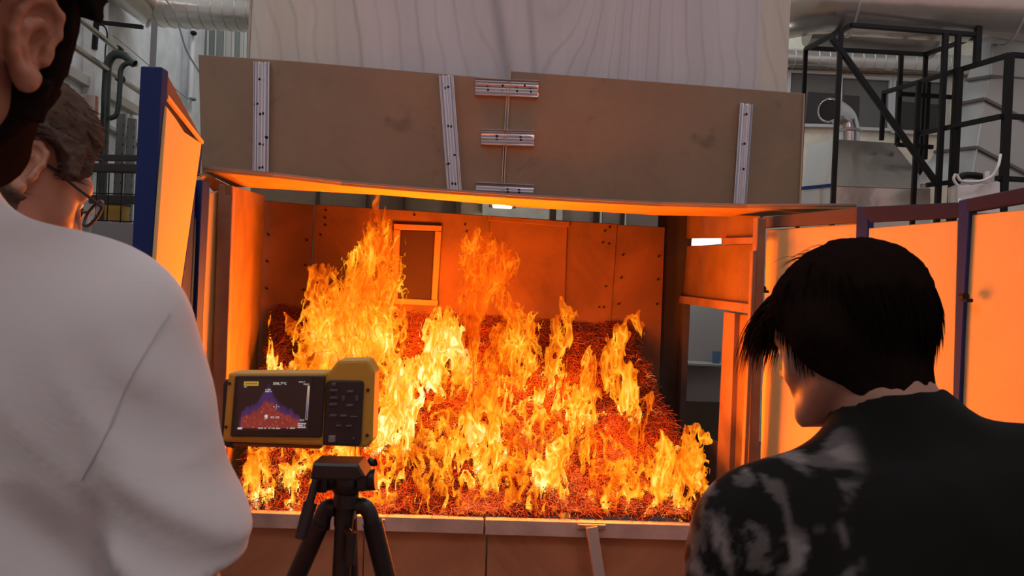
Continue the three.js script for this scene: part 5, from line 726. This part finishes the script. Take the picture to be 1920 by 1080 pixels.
// the man with greying hair and glasses behind the white shoulder
{
  const J = { neck: V(-0.735, 1.43, -1.10), shR: V(-0.570, 1.375, -1.06), shL: V(-0.930, 1.37, -1.16), elR: V(-0.520, 1.08, -1.08), elL: V(-0.990, 1.08, -1.2), wrR: V(-0.530, 0.85, -1.16), wrL: V(-0.970, 0.85, -1.3), chest: V(-0.740, 1.25, -1.12), belly: V(-0.740, 1.07, -1.12), hips: V(-0.740, 0.93, -1.1) };
  const P = person({ j: J, label: 'man with short greying brown hair and glasses, head bowed, behind the white shoulder', skin: M.skinB, shirt: mat('pale_grey_cotton', lin(0.45, 0.43, 0.43), 0.9, 0, { bumpMap: tFine, bumpScale: 0.0003 }), sleeve: 0.2, res: 0.009, collar: 0.05, head: { c: V(-0.685, 1.577, -1.075), yaw: Math.PI - 0.6, pitch: 0.42, roll: 0, flare: 0.4, h: 0.0034 } });
  const hairF = (l, d) => { const line = l.z < 0.0 ? -0.085 + 0.3 * Math.max(0, l.z + 0.06) : 0.0 + 0.5 * Math.max(0, l.z - 0.02); let k = d - 0.011 - 0.012 * smoothstep(l.y, 0.03, 0.1); k = Math.max(k, line - l.y, l.z - 0.07); if (Math.abs(l.x) > 0.055) k = Math.max(k, 0.042 - Math.hypot(l.y + 0.004, l.z + 0.012)); return k + 0.004 * noise(l.x * 70, l.y * 70, l.z * 70) + 0.002 * noise(l.x * 180, l.y * 180, l.z * 180); };
  const hair = part('hair', hairCap(P, hairF, 0.004), M.hairGrey, P.t), r = rng(42), shell = (q) => { for (let k = 0; k < 40; k++) { const a = q() * 6.283, z = q() * 2 - 1, w2 = Math.sqrt(1 - z * z), l = V(w2 * Math.cos(a) * 0.087, z * 0.1 + 0.032, w2 * Math.sin(a) * 0.109 - 0.012), w = P.H.out(l.x, l.y, l.z), d = P.head(w); if (hairF(l, d) > 0.006 || l.z > 0.055) continue; return { p: w, l, d: localDir(P.H, l.x * 4 + 1.1 * noise(l.x * 25, l.y * 25, l.z * 25), 0.2 + 0.9 * noise(l.x * 25 + 7, l.y * 25, l.z * 25), 0.55 - 0.5 * (l.z < -0.04)) }; } return null; }, bend = (p, d) => d.clone().add(V(0, -0.2, 0)).normalize();
  part('hair_strands', strands(2600, r, shell, bend, 0.026, 0.0007, 4), M.hairGrey, hair).userData.kind = 'stuff'; part('grey_strands', strands(900, r, shell, bend, 0.024, 0.0006, 4), M.hairGreyLight, hair, 'grey strands').userData.kind = 'stuff';
  const gl = part('glasses', join([...[-1, 1].map((s) => { const g = new THREE.TorusGeometry(0.024, 0.0022, 8, 28); g.scale(1.1, 0.85, 1); const m = new THREE.Matrix4().makeTranslation(0.034 * s, -0.004, 0.112).multiply(new THREE.Matrix4().makeRotationY(0.18 * s)); return g.applyMatrix4(m).applyMatrix4(P.H.m); }), rod(P.H.out(-0.012, 0, 0.114), P.H.out(0.012, 0, 0.114), 0.002, 8), ...[-1, 1].map((s) => tube([P.H.out(0.062 * s, 0.002, 0.106), P.H.out(0.075 * s, 0.004, 0.06), P.H.out(0.079 * s, 0.008, 0.0), P.H.out(0.078 * s, -0.012, -0.022)], 0.002, 20, 6))]), M.dark, P.t);
  for (const s of [-1, 1]) { const g = new THREE.SphereGeometry(0.06, 20, 8, 0, 6.283, 0, 0.4).rotateX(Math.PI / 2).translate(0, 0, -0.0535).scale(1.05, 0.82, 0.6); part('lens', g.applyMatrix4(new THREE.Matrix4().makeTranslation(0.034 * s, -0.004, 0.112).multiply(new THREE.Matrix4().makeRotationY(0.18 * s))).applyMatrix4(P.H.m), M.lens || (M.lens = new THREE.MeshPhysicalMaterial({ color: lin(0.95, 0.95, 0.95), roughness: 0.05, transmission: 0.9, thickness: 0, name: 'lens_glass' })), gl); }
}
// the dark-haired young man in the dark patterned shirt, right
{
  const J = { neck: V(0.50, 1.262, -1.0), shR: V(0.665, 1.235, -0.90), shL: V(0.306, 1.165, -0.955), elR: V(0.76, 0.93, -0.88), elL: V(0.262, 0.90, -0.93), wrR: V(0.72, 0.84, -1.08), wrL: V(0.30, 0.84, -1.14), chest: V(0.485, 1.08, -0.90), belly: V(0.49, 0.97, -0.84), hips: V(0.5, 0.84, -0.76) };
  const paint = (x, y, z) => { // dark cloth, with a torn grey print over the left shoulder and sleeve
    const edge = x - (0.395 + 0.22 * (y - 1.2)) + 0.02 * noise(x * 14, y * 14, 5), m = smoothstep(-edge, -0.01, 0.02), n = fbm(x * 21 + 0.35 * fbm(y * 9, x * 9, 1, 2) * 5, y * 17 + z * 6, z * 12 + 3, 4), k = smoothstep(n, 0.02, 0.10) * 0.5 + smoothstep(n, 0.17, 0.24) * 0.65, right = smoothstep(x, 0.6, 0.66) * smoothstep(n, 0.0, 0.2) * 0.6, g = 0.006 + 0.13 * Math.max(k * m, right);
    return [g, g * 0.9, g * 0.88]; };
  const P = person({ j: J, label: 'dark-haired young man in a dark shirt with a grey patterned sleeve, at right', skin: M.skinC, shirt: dull('dark_patterned_cotton', lin(1, 1, 1), 0.9, 0.25, { vertexColors: true, bumpMap: tFine, bumpScale: 0.0003 }), sleeve: 0.24, cuff: 0.02, res: 0.0065, collar: 0.036, neckUp: 0.045, paint, folds: (p) => 0.005 * noise(p.x * 9, p.y * 12, p.z * 9) + 0.003 * noise(p.x * 22, p.y * 16, p.z * 22), head: { c: V(0.452, 1.405, -1.07), yaw: Math.PI + 0.62, pitch: 0.3, s: 0.92, roll: 0.05, flare: 0.12, h: 0.0034 } });
  P.skullHair = true;
  const hairF = (l, d) => { const zs = [[-0.2, -0.118], [-0.05, -0.112], [-0.02, -0.075], [0.015, -0.045], [0.04, 0.0], [0.065, 0.04], [0.2, 0.07]]; let line = 0.07; for (let i = 0; i < zs.length - 1; i++) if (l.z >= zs[i][0] && l.z < zs[i + 1][0]) line = lerp(zs[i][1], zs[i + 1][1], (l.z - zs[i][0]) / (zs[i + 1][0] - zs[i][0])); line += 0.002 * noise(l.x * 60, l.z * 60, 3); let k = d - lerp(0.003, 0.013, smoothstep(l.y, -0.11, -0.03)) - 0.008 * smoothstep(l.y, 0.0, 0.1) - (Math.abs(l.x) > 0.05 ? 0.025 * Math.exp(-(Math.pow(l.y + 0.004, 2) + Math.pow(l.z + 0.014, 2)) / 0.0019) : 0); k = Math.max(k, line - l.y, l.z - 0.088); return k + 0.003 * noise(l.x * 60, l.y * 25, l.z * 60) + 0.0015 * noise(l.x * 200, l.y * 60, l.z * 200); };
  const hair = part('hair', hairCap(P, hairF, 0.0042), M.hairDark, P.t), r = rng(43);
  part('hair_strands', strands(3800, r, (q) => { for (let k = 0; k < 40; k++) { const a = q() * 6.283, z = q() * 2 - 1, w2 = Math.sqrt(1 - z * z), l = V(w2 * Math.cos(a) * 0.095, z * 0.112 + 0.028, w2 * Math.sin(a) * 0.118 - 0.012), w = P.H.out(l.x, l.y, l.z), d = P.skull(w); if (hairF(l, d) > 0.004) continue; const n = V(l.x / 0.095, (l.y - 0.028) / 0.112, (l.z + 0.012) / 0.118), down = V(0.1 * (q() - 0.5), -1, 0.25 * (l.z > 0 ? 1 : -0.6)); down.addScaledVector(n, -down.dot(n)).addScaledVector(n, -0.02).normalize(); return { p: w, l, d: localDir(P.H, down.x, down.y, down.z) }; } return null; }, (p, d) => d.clone().add(V(0, -0.22, 0)).normalize(), 0.05, 0.0007, 5), M.hairDark, hair).userData.kind = 'stuff';
  // fringe hanging down before the forehead, and stray curls on top
  const fr = strands(700, r, (q) => { const x = -0.055 + 0.085 * q(), y = 0.055 + 0.035 * q(); return { p: P.H.out(x, y, 0.088 + 0.02 * q() - 0.9 * Math.max(0, y - 0.06)), d: localDir(P.H, -0.1 + 0.2 * q(), -0.1 + 0.25 * q(), 1) }; }, (p, d, s, k) => d.clone().add(V(0.02 * k, -0.42, 0)).normalize(), 0.105, 0.0008, 7); part('fringe', fr, hairMat('fringe_hair', lin(0.03, 0.016, 0.011)), hair).userData.kind = 'stuff';
  const st = strands(46, r, (q) => ({ p: P.H.out(-0.06 + 0.09 * q(), 0.118, -0.03 + 0.08 * q()), d: localDir(P.H, -0.3 + 0.5 * q(), 1, 0.4 - 0.6 * q()) }), (p, d) => d.clone().add(V(-0.28, -0.38, 0)).normalize(), 0.05, 0.0005, 8); part('stray_hair', st, M.hairDark, hair).userData.kind = 'stuff';
}
renderer.render(scene, camera);
